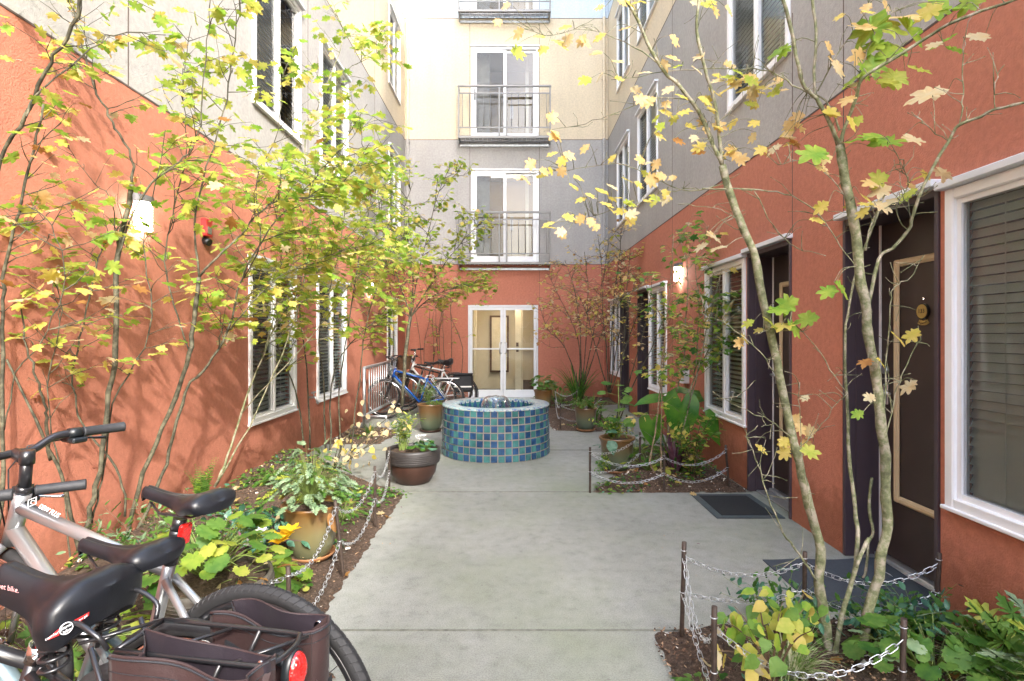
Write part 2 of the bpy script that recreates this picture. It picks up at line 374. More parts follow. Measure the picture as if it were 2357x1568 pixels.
# ---------------------------------------------------------------- leaves
def mk_proto(pts2, fold=.12, droop=.25):
    """outline (x across, y along, starting at the stalk) -> fan about a centre point"""
    n = len(pts2); cx = 0; cy = sum(p[1] for p in pts2)/n
    V = [(cx, cy, 0)]+[(x, y, 0) for x, y in pts2]
    V = [(x, y, abs(x)*fold-droop*y*y*.5-abs(x)**2*droop*.6) for x, y, z in V]
    T = [(0, i+1, (i+1) % n+1) for i in range(n)]
    return np.array(V, float), np.array(T, int)
def maple(lobes=7):
    tips = {7: [(-128, .46), (-84, .66), (-42, .86), (0, 1.0), (42, .86), (84, .66), (128, .46)],
            5: [(-100, .55), (-50, .8), (0, 1.0), (50, .8), (100, .55)]}[lobes]
    out = [(0, -.02)]
    c = Vector((0, .32))
    def pt(a, r): return (c.x+r*.72*math.sin(R(a)), c.y+r*.68*math.cos(R(a)))
    t = tips[::-1]
    for i, (a, r) in enumerate(t):
        w = 11
        out.append(pt(a+14, r*.78)); out.append(pt(a+6, r*.90)); out.append(pt(a, r)); out.append(pt(a-6, r*.90)); out.append(pt(a-14, r*.78))
        if i < len(t)-1:
            a2 = (a+t[i+1][0])/2; out.append(pt(a2, min(r, t[i+1][1])*.66))
    return mk_proto(out)
def roundleaf(n=14, scal=.08, notch=True):
    out = []
    for i in range(n*2+1):
        a = -165+330*i/(n*2); r = .5*(1+(scal if i % 2 else -scal))
        out.append((r*math.sin(R(a)), .45+r*math.cos(R(a))))
    out = out[::-1]
    if notch: out.append((0, .18))
    return mk_proto(out, .06, .3)
def ovalleaf(w=.3, heart=False):
    out = [(0, 0)]
    for i in range(1, 12):
        t = i/12; x = w*math.sin(math.pi*t**(.62 if heart else .85)); y = t
        if heart and i == 1: y = -.02
        out.append((x, y))
    out.append((0, 1.0))
    out += [(-x, y) for x, y in out[1:-1][::-1]]
    return mk_proto(out, .18, .28)
def taro():
    half = [(0, .12), (.14, -.14), (.30, -.10), (.40, .14), (.38, .40), (.24, .72), (.08, .95), (0, 1.05)]
    out = half+[(-x, y) for x, y in half[1:-1][::-1]]
    return mk_proto(out, .22, .35)
def blade(): return mk_proto([(0, 0), (.035, .3), (.03, .65), (0, 1), (-.03, .65), (-.035, .3)], .6, .8)
def lacy():
    out = [(0, 0)]; h = []
    for i in range(6):
        t = .12+.15*i; w = .34*math.sin(math.pi*(t*.85+.12))
        h += [(.05, t-.04), (w, t+.05), (w*.7, t+.09), (.06, t+.07)]
    out += h+[(0, 1.08)]+[(-x, y) for x, y in h[::-1]]
    return mk_proto(out, .1, .35)
PROTO = dict(maple=maple(7), maple5=maple(5), round=roundleaf(), heart=ovalleaf(.42, True), oval=ovalleaf(.26), lance=ovalleaf(.12), taro=taro(), blade=blade(), lacy=lacy())
class Leaves:
    def __init__(s): s.d = []          # (proto, pos, tipdir, normal, scale, mat)
    def add(s, proto, pos, tip, nrm, sc, mat): s.d.append((proto, Vector(pos), Vector(tip), Vector(nrm), sc, mat))
    def build(s, name, mats, parent):
        off = Vector((0, 0, 0))
        if parent is not None:
            r = parent
            while r.parent is not None: r = r.parent
            off = r.location
        VV = []; TT = []; MM = []; base = 0
        mi = {m: i for i, m in enumerate(mats)}
        for pr in sorted({d[0] for d in s.d}):
            V, T = PROTO[pr]; ds = [d for d in s.d if d[0] == pr]; n = len(ds)
            pos = np.array([d[1]-off for d in ds]); y = np.array([d[2] for d in ds], float); z = np.array([d[3] for d in ds], float)
            y /= np.linalg.norm(y, axis=1, keepdims=True)+1e-9
            x = np.cross(y, z); x /= np.linalg.norm(x, axis=1, keepdims=True)+1e-9; z = np.cross(x, y)
            sc = np.array([d[4] for d in ds])[:, None, None]
            # each leaf its own curl and width
            cv = V[None].repeat(n, 0).copy(); cv[:, :, 2] *= RNG.uniform(.2, 2.0, (n, 1)); cv[:, :, 0] *= RNG.uniform(.82, 1.12, (n, 1))
            cv[:, :, 2] += cv[:, :, 0]*RNG.normal(0, .18, (n, 1))+RNG.normal(0, .025, cv.shape[:2])
            pts = (cv[:, :, 0:1]*x[:, None]+cv[:, :, 1:2]*y[:, None]+cv[:, :, 2:3]*z[:, None])*sc+pos[:, None]
            VV.append(pts.reshape(-1, 3)); k = len(V)
            TT.append((T[None]+(np.arange(n)*k)[:, None, None]+base).reshape(-1, 3)); base += n*k
            MM.append(np.repeat(np.array([mi[d[5]] for d in ds]), len(T)))
        return fastmesh(name, np.concatenate(VV), np.concatenate(TT), np.concatenate(MM), mats, parent)
def fastmesh(name, V, T, M, mats, parent, smooth=True):
    me = bpy.data.meshes.new(name); k = T.shape[1]
    me.vertices.add(len(V)); me.vertices.foreach_set('co', np.ascontiguousarray(V, dtype=np.float32).ravel())
    me.loops.add(T.size); me.loops.foreach_set('vertex_index', T.astype(np.int32).ravel())
    me.polygons.add(len(T)); me.polygons.foreach_set('loop_start', np.arange(0, T.size, k, dtype=np.int32))
    me.update(calc_edges=True)
    for m in mats: me.materials.append(MATS[m])
    me.polygons.foreach_set('material_index', M.astype(np.int32)); me.polygons.foreach_set('use_smooth', np.full(len(T), smooth))
    me.update(); me.validate()
    o = bpy.data.objects.new(name, me); COL.objects.link(o)
    if parent is not None: o.parent = parent
    return o
def rv(s=1): return Vector((random.gauss(0, s), random.gauss(0, s), random.gauss(0, s)))
def pick(w):
    t = random.random()*sum(w.values())
    for k, v in w.items():
        t -= v
        if t <= 0: return k
    return k
# ---------------------------------------------------------------- camera, sky, sun
cd = bpy.data.cameras.new('camera'); cam = bpy.data.objects.new('camera', cd); COL.objects.link(cam); S.camera = cam
cam.location = (0, 0, CH); cam.rotation_euler = (R(90), 0, 0)
cd.sensor_width = 36; cd.lens = 36*F/2356; cd.shift_x = (1178-CX)/2356; cd.shift_y = -(784-CY)/2356; cd.clip_end = 500; cd.clip_start = .05
SUN_EL, SUN_DIR = 34, Vector((1, -2.0))
to_sun = Vector((SUN_DIR.normalized().x*math.cos(R(SUN_EL)), SUN_DIR.normalized().y*math.cos(R(SUN_EL)), math.sin(R(SUN_EL))))
w = bpy.data.worlds.new('World'); S.world = w; w.use_nodes = True
sky = w.node_tree.nodes.new('ShaderNodeTexSky'); sky.sky_type = 'NISHITA'; sky.sun_disc = False
sky.sun_elevation = R(SUN_EL); sky.sun_rotation = math.atan2(SUN_DIR.x, SUN_DIR.y); sky.dust_density = 4.0; sky.air_density = 1.0; sky.ozone_density = 3.0
bg = w.node_tree.nodes['Background']; w.node_tree.links.new(sky.outputs[0], bg.inputs[0]); bg.inputs[1].default_value = .15
sl = bpy.data.lights.new('sun', 'SUN'); so = bpy.data.objects.new('sun', sl); COL.objects.link(so)
sl.energy = .8; sl.angle = R(1.5); sl.color = (1, .96, .89)
so.rotation_euler = to_sun.to_track_quat('Z', 'Y').to_euler(); so.location = (4, -6, 9)
S.view_settings.view_transform = 'Standard'; S.view_settings.look = 'None'; S.view_settings.exposure = 3.0; S.view_settings.gamma = 1
S.cycles.max_bounces = 10; S.cycles.diffuse_bounces = 6; S.cycles.transparent_max_bounces = 24; S.cycles.use_denoising = True
S.cycles.sample_clamp_indirect = 6; S.cycles.caustics_reflective = False; S.cycles.caustics_refractive = False

# ---------------------------------------------------------------- ground
g = MB(); g.quad((-120, -120, -.03), (120, -120, -.03), (120, 120, -.03), (-120, 120, -.03))
kind(g.build('ground', 'concrete_joint'), 'structure')
g = MB(); g.quad((XL-.3, -4, 0), (XR+.4, -4, 0), (XR+.4, YB+.1, 0), (XL-.3, YB+.1, 0))
kind(g.build('pavement', 'concrete'), 'structure')
g = MB()
for y in (2.715, 5.10, 6.95, 9.6):
    g.box((-.1, y, .002), (4.6, .011, .006))
g.box((-1.35, 6.3, .002), (.010, 2.6, .006))
kind(g.build('pavement_joint', 'concrete_joint'), 'structure')
def inpoly(x, y, poly):
    c = False; n = len(poly)
    for i in range(n):
        x1, y1 = poly[i]; x2, y2 = poly[i-1]
        if (y1 > y) != (y2 > y) and x < (x2-x1)*(y-y1)/(y2-y1)+x1: c = not c
    return c
def edgedist(x, y, poly):
    m = 9
    for i in range(len(poly)):
        a = Vector(poly[i]); b = Vector(poly[i-1]); p = Vector((x, y)); ab = b-a
        t = min(1, max(0, (p-a).dot(ab)/ab.length_squared)); m = min(m, (p-a-ab*t).length)
    return m
BEDS = [
 ([(-2.5, -.6), (-.25, -.6), (-.25, 1.6), (-.62, 2.1), (-.97, 2.7), (-1.0, 5.05), (-1.35, 5.35), (-2.5, 6.35)], 'L'),
 ([(-2.5, 7.3), (-1.75, 7.35), (-1.7, 8.2), (-2.0, 8.6), (-2.5, 8.6)], 'M'),
 ([(.67, 1.2), (2.18, 1.2), (2.18, 2.83), (1.4, 2.80), (.655, 2.71)], 'F'),
 ([(.70, 5.07), (2.18, 5.06), (2.18, 6.95), (1.55, 7.1), (1.2, 6.1), (.92, 5.45)], 'R'),
 ([(.62, 8.36), (1.35, 8.25), (1.5, 8.8), (1.62, 9.2), (1.55, 11.2), (2.18, 11.5), (2.18, 12.76), (.62, 12.76), (.45, 11.3)], 'B'),
 ([(-2.5, 11.5), (-1.15, 11.9), (-1.15, 12.76), (-2.5, 12.76)], 'C')]
def hills(x, y, k):
    h = .022*math.sin(x*7.1+y*3.3)+.018*math.sin(y*9.7-x*5)
    if k == 'L': base = .25*sstep(-.95, -2.35, x)+(.05*sstep(2.2, 1.4, y))
    elif k == 'F': base = .05*sstep(.7, 1.3, x)
    elif k == 'R': base = .06
    else: base = .03
    return base+h
def bedz(x, y):
    for poly, k in BEDS:
        if inpoly(x, y, poly):
            d = edgedist(x, y, poly)
            return max(.006, hills(x, y, k)*sstep(0, .22, d)+.01)
    return 0
for poly, k in BEDS:
    xs = [p[0] for p in poly]; ys = [p[1] for p in poly]; st = .055
    nx = int((max(xs)-min(xs))/st)+2; ny = int((max(ys)-min(ys))/st)+2
    V = []; idx = {}; Fc = []
    for i in range(nx):
        for j in range(ny):
            x = min(xs)+i*st; y = min(ys)+j*st
            ins = inpoly(x, y, poly)
            d = edgedist(x, y, poly)
            if ins or d < .055:
                z = bedz(x, y) if ins else -.012
                idx[(i, j)] = len(V); V.append((x+random.uniform(-.012, .012), y+random.uniform(-.012, .012), z+random.uniform(-.008, .008) if ins else z))
    for i in range(nx-1):
        for j in range(ny-1):
            q = [(i, j), (i+1, j), (i+1, j+1), (i, j+1)]
            if all(a in idx for a in q): Fc.append([idx[a] for a in q])
    o = fastmesh('planting_bed', np.array(V), np.array(Fc), np.zeros(len(Fc)), ['soil'], None); kind(o, 'structure')
# bark chips and grit on the beds
def scatter(name, n, mats, wts, size, area=None, only=None, lift=.004):
    V = []; T = []; M = []
    cnt = 0
    while cnt < n:
        poly, k = random.choices(BEDS, [5, .7, 2.4, 2, 1, .3])[0]
        if only and k not in only: continue
        xs = [p[0] for p in poly]; ys = [p[1] for p in poly]
        x = random.uniform(min(xs), max(xs)); y = random.uniform(min(ys), max(ys))
        if not inpoly(x, y, poly): continue
        if random.random() < .012*0: continue
        cnt += 1
        z = bedz(x, y)+lift; s = random.uniform(*size); l = s*random.uniform(.8, 2.6); a = random.uniform(0, 6.28)
        M3 = Euler((random.gauss(0, .45), random.gauss(0, .45), a)).to_matrix()
        b = len(V)
        for dx, dy, dz in ((-1, -1, 0), (1, -.7, 0), (.8, 1, 0), (-.9, .8, 0), (0, 0, .7)):
            p = M3 @ Vector((dx*l/2, dy*s/2, dz*s*.5)); V.append((x+p.x, y+p.y, z+p.z))
        for q in ((0, 1, 4), (1, 2, 4), (2, 3, 4), (3, 0, 4)): T.append((b+q[0], b+q[1], b+q[2]))
        M += [random.choices(range(len(mats)), wts)[0]]*4
    o = fastmesh(name, np.array(V), np.array(T), np.array(M), mats, None, False); kind(o, 'stuff'); return o
pm('chip_tan', (.34, .22, .13), .9); pm('chip_brown', (.13, .07, .04), .9); pm('chip_white', (.62, .57, .50), .9); pm('chip_dark', (.04, .024, .016), .9)
scatter('bark_mulch', 19000, ['chip_tan', 'chip_brown', 'chip_white', 'chip_dark'], [2.2, 4, .55, 5], (.004, .012))
scatter('gravel_stones', 260, ['stone_pale', 'chip_white', 'chip_brown'], [3, 1, 2], (.010, .026), lift=.006)

# ---------------------------------------------------------------- the three wings
ZB = (3.06, 5.93, 8.72, 13.4)
BANDM = ['red_stucco', 'grey_stucco', 'cream_stucco', 'blue_stucco', 'dark_void', 'roof_grey', 'joint_dark', 'curtain']
PL = lambda u, z, n=0: Vector((XL+n, u, z))
PR = lambda u, z, n=0: Vector((XR-n, u, z))
PB = lambda u, z, n=0: Vector((u, YB-n, z))
def pbox(mb, pt, u0, u1, z0, z1, n0, n1, mat=0, bev=0):
    a = pt(u0, z0, n0); b = pt(u1, z1, n1)
    mb.box((a+b)/2, [abs(x) for x in (b-a)], mat, bev=bev)
def facing(mb, pts, nrm, mat):
    a, b, c = [Vector(p) for p in pts[:3]]
    if (b-a).cross(c-a).dot(nrm) < 0: pts = pts[::-1]
    mb.poly(pts, mat)
def wall(mb, pt, U0, U1, holes, rooms=True, joints=()):
    N = pt(0, 0, 1)-pt(0, 0, 0)
    us = sorted({U0, U1, *[h[0] for h in holes], *[h[1] for h in holes]}); zs = sorted({0, *ZB, *[h[2] for h in holes], *[h[3] for h in holes]})
    for i in range(len(us)-1):
        for j in range(len(zs)-1):
            u, z = (us[i]+us[i+1])/2, (zs[j]+zs[j+1])/2
            if any(h[0] < u < h[1] and h[2] < z < h[3] for h in holes): continue
            m = [k for k in range(4) if z < ZB[k]][0]
            facing(mb, [pt(us[i], zs[j]), pt(us[i+1], zs[j]), pt(us[i+1], zs[j+1]), pt(us[i], zs[j+1])], N, m)
    for (u0, u1, z0, z1, dep) in [h[:5] for h in holes]:
        m = [k for k in range(4) if (z0+z1)/2 < ZB[k]][0]
        cz, cu = (z0+z1)/2, (u0+u1)/2
        for (ua, za, ub, zb) in ([(u0, z0, u1, z0)] if z0 > .01 else [])+[(u0, z1, u1, z1), (u0, z0, u0, z1), (u1, z0, u1, z1)]:
            q = [pt(ua, za), pt(ub, zb), pt(ub, zb, -dep), pt(ua, za, -dep)]
            c = (q[0]+q[1])/2; facing(mb, q, pt(cu, cz)-c, m)
    # thin reveals between the paint colours, vertical control joints
    for z in ZB[:3]:
        segs = [(U0, U1)]
        for h in holes:
            if h[2] < z < h[3]: segs = [s for a, b in segs for s in ((a, min(b, h[0])), (max(a, h[1]), b)) if s[1]-s[0] > .01]
        for a, b in segs: pbox(mb, pt, a, b, z-.006, z+.006, -.01, .003, 6)
    for u, z0, z1 in joints: pbox(mb, pt, u-.004, u+.004, z0, z1, -.01, .002, 6)
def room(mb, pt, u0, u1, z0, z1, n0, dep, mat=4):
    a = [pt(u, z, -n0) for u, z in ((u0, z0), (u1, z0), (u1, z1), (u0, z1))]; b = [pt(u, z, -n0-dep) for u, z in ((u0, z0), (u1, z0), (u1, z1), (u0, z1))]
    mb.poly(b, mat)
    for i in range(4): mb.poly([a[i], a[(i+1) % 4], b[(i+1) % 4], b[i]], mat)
def window(parent, pt, u0, u1, z0, z1, near_low=True, blind='blind', full_screen=False, tilt=.55, cap=True):
    """slider: white frame; the half that slides carries the insect screen"""
    b = MB(); w = .055; dp = -.05
    pbox(b, pt, u0, u0+w, z0, z1, dp, .022, 0, .006); pbox(b, pt, u1-w, u1, z0, z1, dp, .022, 0, .006)
    pbox(b, pt, u0+w, u1-w, z1-w, z1, dp, .021, 0, .006); pbox(b, pt, u0+w, u1-w, z0, z0+w, dp, .021, 0, .006)
    pbox(b, pt, u0-.012, u1+.012, z0-.012, z0+.008, -.02, .035, 0, .004)
    um = (u0+u1)/2; pbox(b, pt, um-.022, um+.022, z0+w, z1-w, -.045, .012, 0, .004)
    for a, c in ((u0+w, um-.022), (um+.022, u1-w)):          # sash rails
        s = .026
        pbox(b, pt, a, a+s, z0+w, z1-w, -.04, .0, 0); pbox(b, pt, c-s, c, z0+w, z1-w, -.04, .0, 0)
        pbox(b, pt, a+s, c-s, z0+w, z0+w+s, -.04, -.001, 0); pbox(b, pt, a+s, c-s, z1-w-s, z1-w, -.04, -.001, 0)
    if cap: pbox(b, pt, u0-.02, u1+.02, z1+.002, z1+.040, -.02, .060, 1, .004)
    win = b.build('window', ['vinyl_white', 'flash_white'], parent)
    b = MB(); facing(b, [pt(u0+w, z0+w, -.027), pt(u1-w, z0+w, -.027), pt(u1-w, z1-w, -.027), pt(u0+w, z1-w, -.027)], pt(0, 0, 1)-pt(0, 0, 0), 0); b.build('pane', 'window_glass', win)
    b = MB()
    halves = [(u0+w, um), (um, u1-w)]
    sc = halves if full_screen else [halves[0] if near_low else halves[1]]
    for a, c in sc: pbox(b, pt, a+.004, c-.004, z0+w+.004, z1-w-.004, -.012, -.0105)
    b.build('insect_screen', 'insect_screen', win)
    if blind:
        b = MB(); n = int((z1-z0-.1)/.046); N = pt(0, 0, 1)-pt(0, 0, 0); U = pt(1, 0)-pt(0, 0)
        for a, c in ((u0+w-.0, u1-w+.0),):
            for i in range(n):
                z = z0+.06+i*.046
                cpt = pt((a+c)/2, z, -.072)
                t = N*math.cos(tilt)*.023-Vector((0, 0, 1))*math.sin(tilt)*.023; th = N.cross(U).normalized()
                h = U*((c-a)/2)
                b.quad(cpt-h-t, cpt+h-t, cpt+h+t, cpt-h+t)
            for uu in (lerp(a, c, .2), lerp(a, c, .8)): pbox(b, pt, uu-.003, uu+.003, z0+.06, z1-.06, -.06, -.059)
        b.build('blind', blind, win)
    return win
ROOMD = .55
def wing_with(mb, pt, U0, U1, wins, doors, joints):
    holes = [(u0, u1, z0, z1, .12) for (u0, u1, z0, z1, *_) in wins]+[(u0, u1, 0, 2.2, .23) for (u0, u1) in doors]
    wall(mb, pt, U0, U1, holes, joints=joints)
    for (u0, u1, z0, z1, *_) in wins: room(mb, pt, u0, u1, z0, z1, .12, ROOMD)
G0, G1, S0, S1, T0, T1 = .59, 2.17, 3.68, 5.25, 6.50, 8.06
# left wing
LW = thing('left_wing', 'left courtyard wing with bare terracotta ground floor, no doors, only windows', 'building', (XL, 6, 0))
mb = MB()
lw = [(5.23, 6.36, G0, G1), (7.04, 8.27, G0, G1), (10.95, 11.9, G0, G1), (5.31, 6.5, S0, S1), (7.17, 8.36, S0, S1), (11.1, 12.2, S0, S1), (7.17, 8.36, T0, T1), (11.1, 12.2, T0, T1), (2.0, 3.1, S0, S1)]
wing_with(mb, PL, -5, YB-.004, lw, [], [(6.75, ZB[0], ZB[2]), (10.0, 0, ZB[2]), (3.6, ZB[0], ZB[1])])
for q in ([(XL-5, -5, 0), (XL, -5, 0), (XL, -5, ZB[3]), (XL-5, -5, ZB[3])], [(XL-5, -5, 0), (XL-5, YB, 0), (XL-5, YB, ZB[3]), (XL-5, -5, ZB[3])], [(XL-5, -5, ZB[3]), (XL, -5, ZB[3]), (XL, YB, ZB[3]), (XL-5, YB, ZB[3])]): mb.poly(q, 5)
mb.build('wall', BANDM, LW)
for i, h in enumerate(lw): window(LW, PL, *h, near_low=True, blind='blind_wood' if i == 3 else 'blind', tilt=.5 if i == 3 else .35)
# right wing: it ends just behind the last window beside the camera
RW = thing('right_wing', 'right courtyard wing with row of dark recessed front doors', 'building', (XR, 6, 0))
mb = MB(); YE = 1.30; ZK = ZB; ZB = (3.06, 5.93, 8.72, 15.2)
rw = [(1.66, 2.78, G0, G1), (5.19, 6.27, G0, G1), (7.86, 8.87, G0-.0, G1), (11.32, 12.4, G0, G1), (4.36, 5.61, S0, S1), (8.35, 9.68, S0, S1), (10.4, 11.6, S0, S1), (8.35, 9.68, T0, T1), (10.4, 11.6, T0, T1), (1.7, 2.9, S0, S1)]
rd = [(2.83, 3.66), (4.34, 5.155), (8.90, 9.72), (10.42, 11.29)]
wing_with(mb, PR, YE, YB-.004, rw, rd, [(3.66, 2.25, 5.9), (4.33, 2.25, ZB[0]+.9), (7.6, 0, ZB[2])])
for q in ([(XR+5, YE, 0), (XR, YE, 0), (XR, YE, ZB[3]), (XR+5, YE, ZB[3])], [(XR+5, YE, 0), (XR+5, YB, 0), (XR+5, YB, ZB[3]), (XR+5, YE, ZB[3])], [(XR, YE, ZB[3]), (XR+5, YE, ZB[3]), (XR+5, YB, ZB[3]), (XR, YB, ZB[3])]): mb.poly(q, 5)
mb.build('wall', BANDM, RW); ZB = ZK
for i, h in enumerate(rw): window(RW, PR, *h, near_low=False, full_screen=(i == 0), tilt=1.15 if i == 0 else .4, blind='blind')
for k, (u0, u1) in enumerate(rd):
    D = -.225
    b = MB()                                             # purple lining, frame strips and header
    pbox(b, PR, u1-.030, u1-.002, .0, 2.198, D-.02, .010, 0, .003); pbox(b, PR, u0+.002, u0+.030, .0, 2.198, D-.02, .012, 0, .003)
    pbox(b, PR, u1-.040, u1-.030, .02, 2.17, -.15, -.060, 0); pbox(b, PR, u0+.03, u0+.040, .02, 2.17, -.15, -.06, 0)
    pbox(b, PR, u0+.03, u1-.03, 2.16, 2.198, D-.02, .008, 0, .003)
    pbox(b, PR, u1-.046, u1-.030, .0, 2.16, D+.004, D+.012, 1)
    pbox(b, PR, u0-.015, u1+.02, 2.202, 2.240, -.02, .060, 2, .004)
    fr = b.build('door_frame', ['purple_paint', 'vinyl_white', 'flash_white'], RW)
    b = MB(); pbox(b, PR, u0+.032, u1-.032, .035, 2.158, D-.04, D, 0, .003)
    dr = b.build('door', 'door_brown', RW)
    b = MB(); a, c, z0, z1 = u0+.17, u1-.17, .40, 1.915
    for (ua, ub, za, zb) in ((a, a+.045, z0, z1), (c-.045, c, z0, z1), (a+.045, c-.045, z0, z0+.045), (a+.045, c-.045, z1-.045, z1)):
        pbox(b, PR, ua, ub, za, zb, D-.002, D+.016, 0, .007); pbox(b, PR, ua+.010, ub-.010, za+.010, zb-.010, D, D+.022, 0, .004)
    b.build('door_trim', 'door_trim', dr)
    b = MB(); uh = u1-.085
    b.tube([PR(uh, 1.08, D), PR(uh, 1.08, D+.055)], .012); b.tube([PR(uh+.005, 1.08, D+.05), PR(uh-.11, 1.078, D+.055)], .010); pbox(b, PR, uh-.022, uh+.022, 1.00, 1.13, D, D+.008, 0, .003)
    b.build('handle', 'aluminium', dr)
    b = MB(); b.tube([PR(uh, 1.22, D), PR(uh, 1.22, D+.018)], .025, 14); b.build('deadbolt', 'aluminium', dr)
    b = MB(); pbox(b, PR, u0+.03, u1-.03, .004, .032, D-.02, D+.045, 0, .004); pbox(b, PR, u0+.03, u1-.03, .004, .014, D+.045, D+.16, 0, .003)
    b.build('threshold', 'aluminium', RW)
    # round number plaque with a curved name plate under it
    uc, zc = (u0+u1)/2, 1.585
    b = MB()
    def disc(r, n0, n1, mat, zz=zc):
        c0, c1 = PR(uc, zz, n0), PR(uc, zz, n1); b.tube([c0, c1], r, 28, mat, smooth=False)
    disc(.047, D, D+.014, 1); disc(.041, D, D+.017, 0)
    ro, ri = .072, .045; rows = []
    top = []; 
    for i in range(13):
        an = R(-125+70*i/12); 
        rows.append([PR(uc-math.cos(an)*ri, zc+.0+math.sin(an)*ri-.010, D+.010), PR(uc-math.cos(an)*ro, zc+math.sin(an)*ro-.010, D+.010)])
    b.grid(rows, 0, False); b.grid([[p+Vector((.009, 0, 0)) for p in r] for r in rows], 0, False)
    b.tube([PR(uc, zc+.075, D), PR(uc, zc+.075, D+.006)], .006, 10, 2)
    pq = b.build('number_plaque', ['plaque_gold', 'black_plastic', 'chrome'], dr)
    if k == 0:
        text_mesh('133', .036, frame_M(PR(uc, zc+.001, D+.0185), (0, -1, 0), (0, 0, 1)), 'numeral', 'text_dark', dr)
        t = 'Dogwood'
        for i, ch in enumerate(t):
            an = R(-90+(i-3)*10.0); rr = .0585
            o = PR(uc-math.cos(an)*rr, zc-.010+math.sin(an)*rr, D+.0125)
            rad = (PR(uc, zc-.01, D+.0125)-o).normalized()
            text_mesh(ch, .017, frame_M(o, rad.cross(Vector((-1, 0, 0))), rad), 'lettering', 'text_dark', dr)
# rear wing
BW = thing('rear_wing', 'rear courtyard wing with stacked balconies above a glazed double door', 'building', (0, YB, 0))
mb = MB()
FL = [3.10, 5.94, 8.78]
bd = [(-.97, .585, f, f+2.12) for f in FL]
holes = [(-1.045, .575, 0, 2.13, .10)]+[(*h, .10) for h in bd]
wall(mb, PB, -7.4, 7.1, holes, joints=[(-1.00, ZB[0], 11), (.60, ZB[0], 11), (.60, 2.2, ZB[0])])
for q in ([(-7.4, YB+5, 0), (7.1, YB+5, 0), (7.1, YB+5, ZB[3]), (-7.4, YB+5, ZB[3])], [(-7.4, YB, ZB[3]), (7.1, YB, ZB[3]), (7.1, YB+5, ZB[3]), (-7.4, YB+5, ZB[3])],
          [(-7.4, YB, 0), (-7.4, YB+5, 0), (-7.4, YB+5, ZB[3]), (-7.4, YB, ZB[3])], [(7.1, YB, 0), (7.1, YB+5, 0), (7.1, YB+5, ZB[3]), (7.1, YB, ZB[3])]): mb.poly(q, 5)
mb.build('wall', BANDM, BW)
# lobby and the rooms behind the balconies
def inner(name, u0, u1, z0, z1, dep, light, wallm, lobby=False):
    b = MB(); n0 = .101
    a = [PB(u, z, -n0) for u, z in ((u0, z0), (u1, z0), (u1, z1), (u0, z1))]; c = [PB(u, z, -n0-dep) for u, z in ((u0, z0), (u1, z0), (u1, z1), (u0, z1))]
    b.poly(c, 0); b.poly([a[1], a[2], c[2], c[1]], 0); b.poly([a[3], a[0], c[0], c[3]], 0); b.poly([a[0], a[1], c[1], c[0]], 1); b.poly([a[2], a[3], c[3], c[2]], 2)
    if lobby:
        pbox(b, PB, -.98, -.92, z0, z1, -1.2, -1.0, 2); pbox(b, PB, -.62, -.12, .45, 1.95, -1.92, -1.96, 3); pbox(b, PB, -.57, -.17, .50, 1.90, -1.90, -1.925, 2)
        pbox(b, PB, .05, .20, z0, z1, -.95, -1.2, 2); pbox(b, PB, .22, .235, z0, z1, -.92, -1.2, 2)
        pbox(b, PB, .07, .13, 1.15, 1.25, -.93, -.955, 3); pbox(b, PB, .07, .13, 1.02, 1.12, -.93, -.955, 3)
        pbox(b, PB, .26, .57, .0, .25, -1.5, -1.9, 3); pbox(b, PB, .06, .58, 1.02, 1.06, -1.9, -1.96, 2)
    else:
        pbox(b, PB, u0+.02, u0+.42, z0+.02, z1-.1, -.30, -.34, 3); pbox(b, PB, u1-.3, u1-.22, z0, z1, -.75, -.8, 2)
        pbox(b, PB, u0+.9, u0+.98, z0+1.0, z0+1.35, -1.35, -1.38, 3)
    o = b.build(name, [wallm, 'room_floor', 'room_white', 'curtain' if not lobby else 'brick_dark'], BW)
    if light:
        b = MB(); pbox(b, PB, -.55, .15, z1-.03, z1-.012, -.5, -1.1, 0); b.build('ceiling_lamp', 'panel_glow' if lobby else 'panel_dim', o)
inner('lobby', -1.05, .58, .003, 2.4, 1.9, True, 'tan_wall', True)
for f in FL: inner('room', -.98, .595, f+.002, f+2.3, 1.5, f < 4, 'room_tan')
# double door
b = MB(); zt = 2.125
pbox(b, PB, -1.04, -1.005, 0, zt, -.07, .01, 0, .004); pbox(b, PB, .535, .57, 0, zt, -.07, .01, 0, .004); pbox(b, PB, -1.005, .535, zt-.045, zt, -.07, .008, 0, .004)
pbox(b, PB, -1.0, .53, .001, .018, -.09, .03, 0)
b.build('door_frame', 'flash_white', BW)
for (a, c, s) in ((-1.0, -.238, 1), (-.232, .53, -1)):
    b = MB()
    pbox(b, PB, a, a+.06, .02, zt-.05, -.055, -.006, 0, .004); pbox(b, PB, c-.06, c, .02, zt-.05, -.055, -.006, 0, .004)
    pbox(b, PB, a+.06, c-.06, zt-.115, zt-.05, -.055, -.007, 0, .004); pbox(b, PB, a+.06, c-.06, .02, .175, -.055, -.007, 0, .004)
    pbox(b, PB, a+.06, c-.06, 1.10, 1.135, -.04, .012, 0, .004)
    d = b.build('door', 'flash_white', BW)
    b = MB(); facing(b, [PB(a+.05, .17, -.03), PB(c-.05, .17, -.03), PB(c-.05, zt-.11, -.03), PB(a+.05, zt-.11, -.03)], Vector((0, -1, 0)), 0); b.build('pane', 'window_glass', d)
    b = MB(); h = (c-.03) if s > 0 else (a+.03); h2 = h-s*.045
    b.tube([PB(h, 1.02, .0), PB(h2, 1.02, .05), PB(h2, 1.26, .05), PB(h, 1.26, .0)], .011); b.build('handle', 'aluminium', d)
